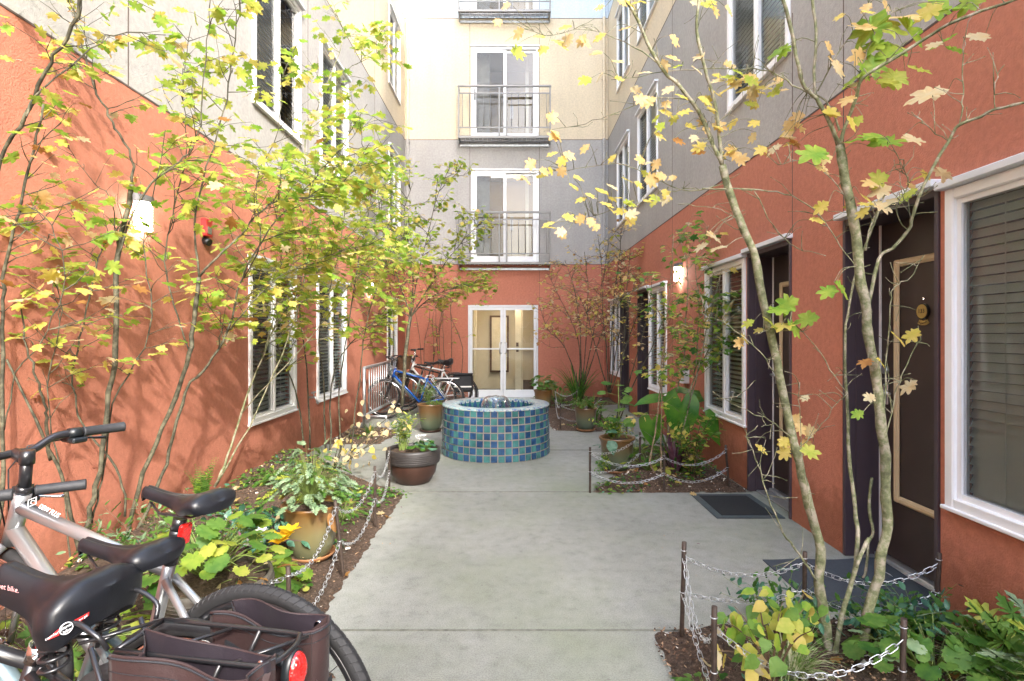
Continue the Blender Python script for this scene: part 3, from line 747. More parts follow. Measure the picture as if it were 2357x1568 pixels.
# sliding doors and balconies
for i, f in enumerate(FL):
    z0, z1 = f, f+2.12; a, c = -.97, .585
    b = MB()
    pbox(b, PB, a, a+.06, z0, z1, -.06, .022, 0, .005); pbox(b, PB, c-.06, c, z0, z1, -.06, .022, 0, .005)
    pbox(b, PB, a+.06, c-.06, z1-.06, z1, -.06, .021, 0, .005); pbox(b, PB, a+.06, c-.06, z0, z0+.06, -.06, .021, 0, .005); pbox(b, PB, a-.02, c+.02, z1+.002, z1+.03, -.01, .05, 0, .004)
    m = (a+c)/2
    for (p, q, n) in ((a+.06, m+.035, .006), (m-.035, c-.06, -.03)):
        for (ua, ub, za, zb) in ((p, p+.07, z0+.06, z1-.06), (q-.07, q, z0+.06, z1-.06), (p+.07, q-.07, z0+.06, z0+.15), (p+.07, q-.07, z1-.13, z1-.06)): pbox(b, PB, ua, ub, za, zb, n-.028, n-.0015*(ua > p+.05), 0, .004)
    pbox(b, PB, a+.075, a+.10, z0+.9, z0+1.15, .004, .03, 1, .004)
    sd = b.build('sliding_door', ['vinyl_white', 'black_plastic'], BW)
    b = MB(); [facing(b, [PB(p_, z0+.12, n_), PB(q_, z0+.12, n_), PB(q_, z1-.11, n_), PB(p_, z1-.11, n_)], Vector((0, -1, 0)), 0) for p_, q_, n_ in ((a+.1, m-.01, -.012), (m+.01, c-.1, -.048))]; b.build('pane', 'window_glass', sd)
    b = MB(); pbox(b, PB, a+.13, m-.035, z0+.15, z1-.13, -.004, -.003); b.build('insect_screen', 'insect_screen', sd)
    # balcony
    zf = f-.02; x0, x1, n1 = -1.245, .845, .30
    b = MB()
    pbox(b, PB, x0, x1, zf-.055, zf+.0, n1-.03, n1, 0, .004); pbox(b, PB, x0, x0+.03, zf-.055, zf, 0, n1-.03, 0); pbox(b, PB, x1-.03, x1, zf-.055, zf, 0, n1-.03, 0)
    pbox(b, PB, x0+.02, x1-.02, zf-.155, zf-.10, .0, .03, 1, .003)
    for k in range(21): pbox(b, PB, x0+.05+k*.0993, x0+.06+k*.0993, zf-.035, zf-.008, .0, n1-.03, 1)
    for k in range(4):
        pbox(b, PB, x0+.03, x1-.03, zf-.012, zf-.004, .03+k*.065, .07+k*.065, 0)
    for k in (.05, .27, .5, .73, .95): b.tube([PB(lerp(x0, x1, k), zf-.128, .03), PB(lerp(x0, x1, k), zf-.128, .045)], .018, 8, 1)
    for xx in (x0+.01, x1-.01):
        b.tube([PB(xx, zf-.13, .02), PB(xx, zf-.05, n1-.05)], .012, 6, 1)
    bal = b.build('balcony', ['steel_grey', 'galv'], BW)
    b = MB(); zt = f+1.10
    pbox(b, PB, x0-.01, x1+.01, zt-.02, zt+.022, n1-.045, n1, 0, .004)
    for zz in (zt-.16, f+.17): pbox(b, PB, x0, x1, zz-.013, zz+.013, n1-.035, n1-.012, 0)
    for xx in (x0+.016, -.315, -.150, x1-.016): pbox(b, PB, xx-.017, xx+.017, zf, zt-.02, n1-.037, n1-.009, 0, .003)
    k = x0+.10
    while k < x1-.08:
        if abs(k+.315) > .07 and abs(k+.150) > .07: b.tube([PB(k, f+.17, n1-.022), PB(k, zt-.16, n1-.022)], .0075, 6)
        k += .158
    for xx in (x0+.006, x1-.006):
        pbox(b, PB, xx-.012, xx+.012, zt-.018, zt+.016, 0, n1-.045, 0); pbox(b, PB, xx-.012, xx+.012, f+.16, f+.186, 0, n1-.04, 0)
    b.build('railing', 'steel_grey', bal)
# painted rain pipes in the corners
for xx, nm in ((XL+.075, 0), (XR-.10, 1)):
    b = MB(); zz = (0.05,)+ZB
    for k in range(4): b.tube([PB(xx, zz[k], .05), PB(xx, zz[k+1], .05)], .036, 12, k, cap=False)
    for z in (1.2, 2.95, 4.4, 5.85, 7.3, 8.6): pbox(b, PB, xx-.05, xx+.05, z, z+.03, .0, .06, [k for k in range(4) if z < ZB[k]][0])
    b.build('rain_pipe', BANDM[:4], BW)

# unseen building added on the right to keep low sun off the paving
NB = thing('shading_building', 'unseen rendered building added beyond the open end to shade the paving', 'building', (9, -8, 0))
PN = lambda u, z, n=0: Vector((6.0-n, u, z))
mb = MB(); ZK = ZB; ZB = (3.06, 5.93, 8.72, 10.3)
nh = [(u, u+1.3, z, z+1.5, .1) for u in (-14, -11, -8, -5, -2.6) for z in (.8, 3.7, 6.5)]
wall(mb, PN, -16, .2, nh)
for h in nh: room(mb, PN, *h[:4], .1, .5)
for q in ([(6, -16, 0), (12, -16, 0), (12, -16, 10.3), (6, -16, 10.3)], [(6, .2, 0), (12, .2, 0), (12, .2, 10.3), (6, .2, 10.3)], [(12, -16, 0), (12, .2, 0), (12, .2, 10.3), (12, -16, 10.3)], [(6, -16, 10.3), (12, -16, 10.3), (12, .2, 10.3), (6, .2, 10.3)]): mb.poly(q, 5)
mb.build('wall', BANDM, NB); ZB = ZK
for h in nh: window(NB, PN, *h[:4], blind=None)

OB = thing('opposite_building', 'pale apartment block facing the open end of the courtyard', 'building', (-3, -24, 0))
PO = lambda u, z, n=0: Vector((u, -24+n, z))
mb = MB(); ZK = ZB; ZB = (3.06, 5.93, 8.4, 8.6); oh = [(u, u+1.2, z, z+1.5, .1) for u in (-9, -6.6, -4.2, -1.8, .4, 2.6) for z in (.8, 3.7, 6.4)]
wall(mb, PO, -10, 4.6, oh)
for h in oh: room(mb, PO, *h[:4], .1, .5)
for q in ([(-10, -24, 0), (-10, -30, 0), (-10, -30, 8.6), (-10, -24, 8.6)], [(4.6, -24, 0), (4.6, -30, 0), (4.6, -30, 8.6), (4.6, -24, 8.6)], [(-10, -30, 0), (4.6, -30, 0), (4.6, -30, 8.6), (-10, -30, 8.6)], [(-10, -24, 8.6), (4.6, -24, 8.6), (4.6, -30, 8.6), (-10, -30, 8.6)]): mb.poly(q, 5)
mb.build('wall', [BANDM[2], BANDM[2], BANDM[1]]+BANDM[3:], OB); ZB = ZK
for h in oh: window(OB, PO, *h[:4], blind=None)
# ---------------------------------------------------------------- lamps and small fittings on the walls
def wall_lamp(pt, u, label):
    zc = 2.27; o = pt(u, zc, 0)
    t = thing('wall_lamp', label, 'lamp', o, 'lit lamps on the courtyard walls')
    def half(r, z0, z1, mat, name, n=.0, k=14, dz=0):
        b = MB(); rows = []
        for z in (z0, z1):
            rows.append([pt(u+r*math.cos(math.pi*i/k), z-(dz*math.sin(math.pi*i/k) if z == z1 else 0), n+r*1.05*math.sin(math.pi*i/k)) for i in range(k+1)])
        b.grid(rows, 0, True); b.poly(rows[0]); b.poly(rows[1]); b.quad(rows[0][0], rows[0][-1], rows[1][-1], rows[1][0])
        return b.build(name, mat, t)
    b = MB(); pbox(b, pt, u-.062, u+.062, zc-.10, zc+.06, .0, .014, 0, .004); b.build('back_plate', 'flash_white', t)
    half(.064, zc-.125, zc+.055, 'lamp_glow', 'lamp_shade', .014)
    half(.086, zc+.056, zc+.110, 'lamp_cap', 'cap', .0, dz=.012)
wall_lamp(PL, 3.70, 'lit half-round wall lamp on the sunlit terracotta wall behind the bare branches')
wall_lamp(PL, 9.60, 'lit wall lamp glowing through leaves between windows of the left wall')
wall_lamp(PR, 7.22, 'lit wall lamp on the right wall above the climbing shrub')
b = MB(); pbox(b, PL, 4.43, 4.53, 2.24, 2.38, 0, .045, 0, .005); pbox(b, PL, 4.45, 4.51, 2.26, 2.32, .045, .05, 1)
t = thing('fire_alarm', 'small red fire alarm box on the terracotta wall', 'alarm', PL(4.48, 2.31)); b.build('alarm_box', ['alarm_red', 'chrome'], t)
b = MB(); b.tube([PL(4.48, 2.21, .0), PL(4.48, 2.19, .05)], .03, 14); b.build('horn', 'black_plastic', t)
t = thing('meter_box', 'grey electrical outlet box with conduit on right wall', 'outlet box', PR(6.95, .9))
b = MB(); pbox(b, PR, 6.86, 6.98, .84, 1.02, 0, .09, 0, .006); b.build('box', 'flash_white', t)
b = MB(); b.tube([PR(6.92, .06, .04), PR(6.92, .84, .04)], .022, 8); b.build('conduit', 'pot_clay', t)
t = thing('garden_tap', 'metal garden tap on the left wall between two windows', 'tap', PL(6.78, .66))
b = MB(); b.tube([PL(6.78, .68, 0), PL(6.78, .68, .08), PL(6.77, .60, .12)], .014, 8); b.build('spout', 'galv', t)
b = MB(); pbox(b, PL, 6.72, 6.84, .73, .75, .05, .07, 0, .004); b.tube([PL(6.78, .68, .06), PL(6.78, .74, .06)], .008, 6); b.build('handle', 'galv', t)
# door mats
def mat(name, label, x0, x1, y0, y1, mats, edge, rz=0):
    t = thing(name, label, 'door mat', ((x0+x1)/2, (y0+y1)/2, 0))
    b = MB()
    if edge:
        e = .06; b.box(((x0+x1)/2, (y0+y1)/2, .008), (x1-x0-2*e, y1-y0-2*e, .009), 0, bev=.002); b.build('pile', mats[0], t)
        b = MB()
        for c, s in (((x0+e/2, (y0+y1)/2), (e, y1-y0)), ((x1-e/2, (y0+y1)/2), (e, y1-y0)), (((x0+x1)/2, y0+e/2), (x1-x0-2*e, e)), (((x0+x1)/2, y1-e/2), (x1-x0-2*e, e))): b.box((c[0], c[1], .006), (s[0], s[1], .007), 0, bev=.002)
        b.build('border', mats[1], t)
    else:
        rows = []
        for i in range(13):
            x = lerp(x0, x1, i/12); r = []
            for j in range(9):
                y = lerp(y0, y1, j/8)+.02*math.sin(i*.6)*(j == 0); r.append((x, y, .008+.012*sstep(.7, 1, i/12)+.003*math.sin(j*1.3+i)))
            rows.append(r)
        b.grid(rows, 0, True, flip=True)
        b.grid([[(p[0], p[1], p[2]-.008) for p in r] for r in rows], 0, True)
        for e in (rows[0], rows[-1], [r[0] for r in rows], [r[-1] for r in rows]): b.grid([e, [(p[0], p[1], p[2]-.008) for p in e]], 0, False)
        b.build('pile', mats[0], t)
mat('doormat', 'plain blue-grey doormat curling at the threshold of the nearest door', 1.60, 2.33, 2.90, 3.56, ['mat_blue'], False)
mat('doormat', 'black bordered doormat lying in front of the second dark door', 1.60, 2.14, 4.36, 5.01, ['rubber_mat', 'rubber_edge'], True)
# ---------------------------------------------------------------- fountain
FX, FY, FR, FH = P(1141, 0, 6.89).x, 6.89, .650, .593
ft = thing('fountain', 'round fountain clad in chequered teal and blue tiles with a water dome', 'fountain', (FX, FY, 0))
b = MB(); b.lathe([(FR+.012, 0), (FR-.006, FH-.012), (FR-.006, FH-.012)], 72, 0, (FX, FY, 0)); b.lathe([(FR-.17, FH-.012), (FR-.17, .40)], 72, 0, (FX, FY, 0)); b.build('basin', 'grout', ft)
b = MB(); nT, nR = 50, 7; hT = FH/nR-.0005
for i in range(nT):
    for j in range(nR):
        a0 = 2*math.pi*(i+.055)/nT; a1 = 2*math.pi*(i+.945)/nT; z0 = j*hT+.005; z1 = (j+1)*hT-.005
        dz = random.uniform(-.0012, .0012); z0 += dz; z1 += dz; da = random.uniform(-.0025, .0025); a0 += da; a1 += da
        r0 = FR+.014-.018*z0/FH; ro = r0+.004+random.uniform(0, .0025); e = .004; tw = random.uniform(-.0015, .0015)
        def q(a, z, r): return (FX+r*math.cos(a), FY+r*math.sin(a), z)
        ae = e/FR
        O = [q(a0, z0, r0-.006), q(a1, z0, r0-.006), q(a1, z1, r0-.006), q(a0, z1, r0-.006)]
        I = [q(a0+ae, z0+e, ro+tw), q(a1-ae, z0+e, ro-tw), q(a1-ae, z1-e, ro-tw), q(a0+ae, z1-e, ro+tw)]
        m = (i+j) % 2
        if random.random() < .0: m = 1-m
        b.quad(*I, m)
        for k in range(4): b.quad(O[k], O[(k+1) % 4], I[(k+1) % 4], I[k], m)
b.build('tile_cladding', ['tile_teal', 'tile_blue'], ft)
b = MB(); b.lathe([(FR+.010, FH-.014), (FR+.014, FH-.004), (FR+.006, FH+.008), (FR-.14, FH+.010), (FR-.168, FH+.004), (FR-.172, FH-.03)], 96, 0, (FX, FY, 0)); b.build('mosaic_rim', 'mosaic', ft)
b = MB(); ri = FR-.174; nd = 34                         # diamond tiles inside
for i in range(nd):
    for k, (zc, m) in enumerate(((.525, 1), (.455, 0), (.455, 1))):
        ac = 2*math.pi*(i+(.5 if k == 1 else 0))/nd; wv = math.pi/nd*.93; hv = .072
        if k == 2: zc = .385
        b.poly([(FX+(ri-.004)*math.cos(ac+dx), FY+(ri-.004)*math.sin(ac+dx), zc+dz) for dx, dz in ((-wv, 0), (0, hv*.93), (wv, 0), (0, -hv*.93))], m)
    ac = 2*math.pi*(i+.5)/nd; wv = math.pi/nd*.9
    b.poly([(FX+(ri-.004)*math.cos(ac+dx), FY+(ri-.004)*math.sin(ac+dx), z) for dx, z in ((-wv, FH-.03), (wv, FH-.03), (0, FH-.13))], 0)
b.build('inner_tiles', ['tile_teal', 'tile_blue'], ft)
b = MB(); b.lathe([(ri-.001, .47), (.02, .475)], 48, 0, (FX, FY, 0)); b.build('pool_water', 'water', ft)
b = MB(); b.lathe([(.012, .40), (.012, .60), (.022, .605), (.05, .645), (.05, .65), (0.001, .65)], 20, 0, (FX, FY, 0)); b.build('nozzle', 'chrome', ft)
b = MB(); prof = [(.03, .675), (.07, .685), (.105, .682), (.14, .664), (.172, .62), (.193, .56), (.203, .515), (.208, .472)]
rows = [[(FX+r*(1+.010*math.sin(9*t+r*30))*math.cos(t), FY+r*math.sin(t), z+.003*math.sin(5*t)) for t in [2*math.pi*j/64 for j in range(64)]] for r, z in prof]
b.grid(rows, 0, True, closeu=True); b.build('water_dome', 'water', ft)

# ---------------------------------------------------------------- pots
def pot(name, label, x, y, z, r, h, mats, style='urn', saucer=True, soil=.9):
    t = thing(name, label, 'plant pot', (x, y, z), local=True)
    b = MB(); s0 = .022 if saucer else 0
    if style == 'urn': pr = [(r*.60, s0), (r*.66, s0+.01), (r*.80, h*.30), (r*.88, h*.62), (r*.90, h*.84), (r*.97, h*.93), (r*1.0, h*.96), (r*1.0, h), (r*.93, h), (r*.87, h*.95), (r*.84, h*.85), (r*.82, h*.8)]
    else: pr = [(r*.55, s0), (r*.62, s0+.01), (r*.84, h*.30), (r*.90, h*.56), (r*.90, h*.60)]
    b.lathe(pr, 44)
    b.build('body', mats[0], t)
    if style == 'bowl':
        b = MB(); b.lathe([(r*.90, h*.58), (r*.98, h*.60), (r*1.0, h*.64), (r*1.0, h*.94), (r*.985, h), (r*.93, h), (r*.91, h*.94), (r*.90, h*.85)], 44)
        for k in range(5): b.tube([(r*1.001*math.cos(2*math.pi*j/40), r*1.001*math.sin(2*math.pi*j/40), h*(.68+.05*k)) for j in range(40)], .004, 5, 0, closed=True)
        b.build('rim', mats[1], t)
    b = MB(); zz = h*soil; k = r*.86
    rows = [[(0+.001*math.cos(a), .001*math.sin(a), zz+.02) for a in [2*math.pi*j/30 for j in range(30)]]]
    for f in (.35, .7, 1): rows.append([(k*f*math.cos(a), k*f*math.sin(a), zz+.02*(1-f)+random.uniform(-.006, .006)) for a in [2*math.pi*j/30 for j in range(30)]])
    b.grid(rows, 0, True, closeu=True, flip=True); b.build('potting_soil', 'soil', t)
    if saucer:
        b = MB(); b.lathe([(.001, .006), (r*.60, .006), (r*.78, .034), (r*.80, .036), (r*.82, .030), (r*.66, 0), (.001, 0)], 40); b.build('saucer', mats[-1], t)
    return t
PTS = {}
def putpot(key, *a, **k): PTS[key] = (a[2], a[3], a[4], a[5], a[6]); return pot(*a, **k)
p = P(715, 1262, 3.43); putpot('P1', 'glazed_pot', 'tan to green glazed pot holding silvery kale beside the stakes', -1.26, 3.46, bedz(-1.26, 3.46)-.005, .178, .335, ['glaze_tan', 'pot_clay'])
putpot('P2', 'bowl_pot', 'dark brown bowl pot with thick rim at corner of left bed', -.985, 5.46, .0, .262, .335, ['pot_rust', 'pot_dark'], style='bowl', saucer=False)
putpot('P3', 'glazed_pot', 'olive glazed pot with feathery plant left of the fountain', -1.235, 8.3, 0, .205, .415, ['glaze_green', 'pot_rust'])
putpot('P4', 'glazed_pot', 'brown-rimmed green pot of herbs behind fountain on right', 1.085, 8.3, .01, .172, .345, ['glaze_green', 'pot_clay'])
putpot('P5', 'glazed_pot', 'tan and green glazed pot with trailing greenery inside right chains', 1.09, 5.83, .01, .190, .365, ['glaze_green', 'pot_clay'])
putpot('P6', 'glazed_pot', 'tan glazed pot standing beside the glazed double door', .565, 10.55, .0, .178, .40, ['glaze_tan', 'pot_clay'])
putpot('P7', 'planter_bowl', 'wide grey-brown planter behind the parked bikes', -1.29, 2.42, .11, .225, .29, ['pot_grey', 'pot_grey'], style='bowl', saucer=False, soil=.93)

# ---------------------------------------------------------------- stakes and chains
ST = {}
def stake(key, label, base, top, r=.0105):
    b = MB(); base = Vector(base); top = Vector(top)
    n = 6; b.tube([base.lerp(top, i/n)+Vector((random.uniform(-.001, .001), random.uniform(-.001, .001), 0)) for i in range(n+1)], [r*random.uniform(.95, 1.05) for _ in range(n+1)], 9)
    t = thing('chain_stake', label, 'stake', base, 'iron stakes carrying the chains round the beds')
    b.build('rod', 'post_iron', t)
    b = MB()
    for f in (.92, .52):
        c = base.lerp(top, f); b.tube([c+Vector((math.cos(a)*(r+.002), math.sin(a)*(r+.002), 0)) for a in [2*math.pi*k/12 for k in range(12)]], .002, 5, closed=True)
    b.build('ring', 'chain_zinc', t)
    ST[key] = (base, top)
def G(x, y, z): return (x, y, bedz(x, y)-.06), z
def st(key, label, x, y, ztop, lean=(0, 0)): stake(key, label, (x, y, bedz(x, y)-.05), (x+lean[0], y+lean[1], ztop))
st('L1', 'leaning iron stake directly in front of the tan kale pot', -1.005, 3.30, .464, (-.055, .0))
st('L2', 'iron stake at the bed edge between kale pot and dark bowl pot', -1.035, 4.15, .465)
st('L3', 'iron stake touching the rim of the dark bowl pot', -1.145, 5.12, .41)
st('L4', 'short iron stake just behind the front tyre of silver bike', -.952, 2.37, .46, (-.01, 0))
st('R1', 'tall rusty stake at the pavement corner of the front right bed', .795, 2.62, .47, (.012, 0))
st('R2', 'thick iron stake before the yellowing heart-leaved seedling', .735, 2.03, .455)
st('R3', 'iron stake behind the left trunk of the front right tree', 1.45, 2.76, .37)
st('R4', 'rusty iron stake beside the frame of nearest door', 2.085, 2.74, .37, (.02, 0))
st('R5', 'leaning stake in front of the lobed green leaves', 1.44, 2.06, .385, (.025, .02))
st('M1', 'iron stake at paving corner left of the trailing pot', .703, 5.08, .418)
st('M2', 'iron stake right behind the trailing glazed pot', 1.27, 5.56, .47)
st('M3', 'iron stake at the foot of the pale climbing stems', 1.39, 5.11, .365)
st('M4', 'iron stake leaning near the wall beyond the black doormat', 2.01, 5.16, .42, (-.035, 0))
st('M5', 'thin stake behind the large elephant ear leaves', 1.40, 6.85, .46)
st('B1', 'thin stake standing right of the tiled fountain', .715, 8.4, .41)
st('B2', 'thin stake at the right of the rear herb pot', 1.44, 9.1, .42)
st('B3', 'small stake far back below the spiky flax', 1.20, 10.5, .40)
st('B0', 'small stake right beside the far pot at the double door', .80, 10.6, .40)
def chain(label, A, B, sag, pitch=.0375, r=.0018, group='chains hung between the bed stakes'):
    A = Vector(A); B = Vector(B); n = 60
    pts = [A.lerp(B, i/n)-Vector((0, 0, sag*4*(i/n)*(1-i/n))) for i in range(n+1)]
    L = sum((pts[i+1]-pts[i]).length for i in range(n)); k = max(3, round(L/pitch)); step = L/k
    cum = [0]
    for i in range(n): cum.append(cum[-1]+(pts[i+1]-pts[i]).length)
    def at(s):
        for i in range(n):
            if cum[i+1] >= s-1e-9: return pts[i].lerp(pts[i+1], (s-cum[i])/max(1e-9, cum[i+1]-cum[i]))
        return pts[-1]
    b = MB(); hl, hw = step*.5+.0058, .0098
    far = A.y > 4.5
    for i in range(k):
        c = at((i+.5)*step); t = (at((i+1)*step)-at(i*step)).normalized(); u = t.cross(Vector((0, 0, 1)))
        u = u.normalized() if u.length > .05 else Vector((1, 0, 0)); v = t.cross(u)
        an = R(38)+(R(90) if i % 2 else 0)+random.gauss(0, .16)
        w_ = u*math.cos(an)+v*math.sin(an); loop = []
        m = 5 if not far else 4
        for s_ in range(m): a = -math.pi/2+math.pi*s_/(m-1); loop.append(c+t*(hl-hw+hw*math.cos(a))+w_*hw*math.sin(a))
        for s_ in range(m): a = math.pi/2+math.pi*s_/(m-1); loop.append(c+t*(-(hl-hw)+hw*math.cos(a))+w_*hw*math.sin(a))
        b.tube(loop, r, 5 if far else 6, closed=True)
    o = b.build('chain', 'chain_zinc'); tag(o, label, 'chain', group); return o
def sp(key, f): a, c = ST[key]; return a.lerp(c, f)
def link(k1, k2, f, sag, label): chain(label, sp(k1, f), sp(k2, f), sag)
link('L4', 'L1', .92, .10, 'upper galvanised chain running from the tyre stake to kale pot stake')
link('L4', 'L1', .52, .12, 'lower galvanised chain running from the tyre stake to kale pot stake')
link('L1', 'L2', .92, .13, 'upper chain from the kale pot stake to the next stake along the bed')
link('L1', 'L2', .52, .13, 'lower chain from the kale pot stake to the next stake along the bed')
link('L2', 'L3', .92, .12, 'upper chain hanging towards the dark bowl pot')
link('L2', 'L3', .52, .13, 'lower chain hanging towards the dark bowl pot')
chain('chain end running from the tyre stake back among the planters', sp('L4', .9), (-1.75, 2.75, .34), .08)
link('R1', 'R3', .86, .075, 'upper chain across the paving side of the front right bed')
link('R1', 'R3', .52, .05, 'lower chain across the paving side of the front right bed')
link('R3', 'R4', .86, .10, 'upper chain in front of the blue-grey doormat')
link('R3', 'R4', .54, .12, 'lower chain in front of the blue-grey doormat')
chain('slack chain dropping from tall corner stake to the thick stake', sp('R1', .88), sp('R2', .80), .16)
chain('long slack chain dropping from the tall corner stake onto the bare soil', sp('R1', .52), (.76, 1.9, .05), .06)
chain('bright chain swagged across the front in front of the tree trunks', sp('R2', .84), sp('R5', .80), .155)
link('M1', 'M2', .90, .07, 'upper chain crossing in front of the trailing glazed pot')
link('M1', 'M2', .50, .06, 'lower chain crossing in front of the trailing glazed pot')
link('M1', 'M3', .88, .10, 'upper swagged chain from paving corner to the climbing stems')
link('M1', 'M3', .50, .09, 'lower swagged chain from paving corner to the climbing stems')
link('M3', 'M4', .88, .10, 'upper chain before the round-leaved shrub by the wall')
link('M3', 'M4', .50, .10, 'lower chain before the round-leaved shrub by the wall')
link('M2', 'M5', .92, .10, 'upper chain running back towards the elephant ear leaves')
link('M2', 'M5', .52, .10, 'lower chain running back towards the elephant ear leaves')
link('B1', 'B2', .92, .12, 'upper chain in front of the rear herb pot')
link('B1', 'B2', .52, .12, 'lower chain in front of the rear herb pot')
link('B1', 'B0', .92, .14, 'upper chain going back from fountain stake to the far pot')
link('B1', 'B0', .52, .14, 'lower chain going back from fountain stake to the far pot')
link('B0', 'B3', .92, .09, 'upper far chain below the spiky flax')
link('B0', 'B3', .5, .09, 'lower far chain below the spiky flax')
# ---------------------------------------------------------------- trees
def Q(pts, d0, d1=None):
    """pixel polyline (x, y[, depth]) -> world points; depth runs from d0 to d1"""
    d1 = d0 if d1 is None else d1; n = len(pts)
    return [P(p[0], p[1], p[2] if len(p) > 2 else lerp(d0, d1, i/max(1, n-1))) for i, p in enumerate(pts)]
class Tree:
    def __init__(s, wood, lv, leafw, size, proto='maple', roll=.5, sides=7):
        s.b = MB(); s.L = Leaves(); s.wood = wood; s.lv = lv; s.w = leafw; s.size = size; s.proto = proto; s.roll = roll; s.sides = sides; s.ends = []; s.thin = .60; s.pts = []; s.more = 1.35
    def stem(s, pts, r0, r1, per=4, wob=.004, knots=True):
        r0 *= s.thin; c = crom(pts, per); n = len(c)
        c = [p+rv(wob)*(.3 if i in (0, n-1) else 1) for i, p in enumerate(c)]
        rad = [lerp(r0, r1, (i/(n-1))**.8)*(random.uniform(.92, 1.12) if knots else 1) for i in range(n)]
        s.b.tube(c, rad, s.sides if r0 > .006 else 5); s.pts += [p_ for i_ in range(len(c)-1) for p_ in (c[i_], c[i_].lerp(c[i_+1], .5))]; return c
    def leaf(s, p, out, k=1, mat=None, flat=.24):
        sz = s.size*random.uniform(.6, 1.25)*k
        tip = Vector((out.x, out.y, 0)).normalized()*1.0 if Vector((out.x, out.y, 0)).length > 1e-4 else Vector((1, 0, 0))
        q_ = rv(.45); q_.z *= .35; tip = (tip+q_+Vector((0, 0, -random.uniform(.0, .3)))).normalized()
        nr = (Vector((0, 0, 1))+rv(flat)).normalized()
        if random.random() < .12: nr = rv(1).normalized(); tip = (tip+Vector((0, 0, -1.2))).normalized()
        pet = p+tip*sz*.35+Vector((0, 0, random.uniform(-.01, .015)))
        if sz > .03: s.b.tube([p, p.lerp(pet, .5)+Vector((0, 0, .004)), pet], [.0012, .001, .0008], 3, 1, cap=False)
        s.L.add(s.proto, pet, tip, nr, sz, mat or pick(s.w))
    def twig(s, p, d, ln, r, nl, sub=0, leafy=1.0, up=.25):
        """a twig with paired leaves; sub gives it side twigs"""
        k = max(3, int(ln/.05)); pts = [p]; q = Vector(p); v = d.normalized()
        for i in range(k):
            v = (v+rv(.16)+Vector((0, 0, up*.12))).normalized(); q = q+v*ln/k; pts.append(q)
        s.b.tube(pts, [lerp(r, max(.0009, r*.35), i/k) for i in range(k+1)], 4 if r < .004 else 5, cap=False)
        for i in range(nl):
            if random.random() > leafy: continue
            f = lerp(.35, 1, (i+.5)/nl); pp = pts[min(k, int(f*k+.5))]
            side = v.cross(Vector((0, 0, 1))).normalized()*(1 if i % 2 else -1)
            s.leaf(pp, (side*.8+v*.6))
        if leafy > random.random(): s.leaf(pts[-1], v)
        for j in range(sub):
            f = random.uniform(.25, .9); pp = pts[min(k, int(f*k))]
            side = v.cross(Vector((0, 0, 1))).normalized()*(1 if j % 2 else -1)
            s.twig(pp, (v*.55+side*.8+Vector((0, 0, random.uniform(-.1, .35)))), ln*random.uniform(.4, .65), r*.6, max(1, int(nl*.6)), 0, leafy, up)
        return pts
    def dress(s, c, f0, f1, n, ln, r, nl, sub=1, leafy=1, bias=Vector((0, 0, 0)), up=.25):
        """n side branches along the stem between fractions f0 and f1"""
        k = len(c)-1; n = int(n*s.more)
        for i in range(n):
            f = lerp(f0, f1, (i+random.random())/n); p = c[min(k, int(f*k))]; t = (c[min(k, int(f*k)+1)]-c[max(0, int(f*k)-1)]).normalized()
            o = rv(1); o = (o-t*o.dot(t)).normalized(); o.z *= .5
            d = (o+t*random.uniform(.3, .9)+bias)
            s.twig(p, d, ln*random.uniform(.55, 1.25)*lerp(1.1, .7, f), r, nl, sub, leafy, up)
    def finish(s, name, label, base, group=None, cat='tree'):
        t = thing(name, label, cat, base, group)
        s.b.build('trunk', [s.wood, 'bark_green'], t)
        if s.L.d: s.L.build('crown', s.lv, t)
        return t
LV = ['leaf_green', 'leaf_lime', 'leaf_yellow', 'leaf_orange', 'leaf_pale', 'leaf_brown']
WG = {'leaf_green': 5, 'leaf_lime': 5.5, 'leaf_yellow': 1.8, 'leaf_orange': .4, 'leaf_pale': .5, 'leaf_brown': .05}
WY = {'leaf_green': 2.4, 'leaf_lime': 4, 'leaf_yellow': 3, 'leaf_orange': 1.0, 'leaf_pale': .6, 'leaf_brown': .5}
WO = {'leaf_yellow': 3, 'leaf_orange': 3, 'leaf_pale': 2.8, 'leaf_brown': .8, 'leaf_lime': .9}
GT = 'slender maples planted along the left wall'
OUT = Vector((.35, .1, 0))          # the left trees lean out from the wall into the light
# T0: nearest the left edge
T = Tree('bark_grey', LV, WY, .074)
c = T.stem(Q([(-20, 1330), (4, 1150), (6, 1010), (4, 760), (10, 640), (34, 520), (70, 380), (100, 240)], 2.66, 2.60), .019, .005); T.dress(c, .35, 1, 12, .34, .003, 3, 1, .75, OUT*.3)
c = T.stem(Q([(-60, 900), (-50, 620), (0, 371), (46, 293), (103, 170), (154, 87), (190, -20), (230, -90)], 2.6, 2.4), .017, .006); T.dress(c, .45, 1, 9, .30, .003, 3, 1, .9, OUT*.3)
c = T.stem(Q([(60, 270), (82, 216), (190, 129), (247, 85), (309, 75), (381, 80)], 2.4, 2.75), .008, .002); T.dress(c, .3, 1, 6, .22, .002, 2, 1, .8)
c = T.stem(Q([(20, 560), (80, 520), (150, 470), (230, 430)], 2.55, 2.8), .004, .0015); T.dress(c, .3, 1, 3, .2, .002, 2, 0, .6)
c = T.stem(Q([(15, 827), (82, 966), (110, 1030), (139, 1090), (165, 1190), (182, 1270)], 2.62, 2.9), .008, .011, wob=.002)
c = T.stem(Q([(46, 700), (60, 800), (85, 870), (103, 930), (106, 975), (115, 1060)], 2.6, 2.8), .005, .008)
c = T.stem(Q([(10, 990), (40, 860), (110, 760), (150, 640), (120, 520), (60, 470)], 2.62, 2.5), .006, .002); T.dress(c, .3, 1, 9, .3, .0028, 3, 1, .9)
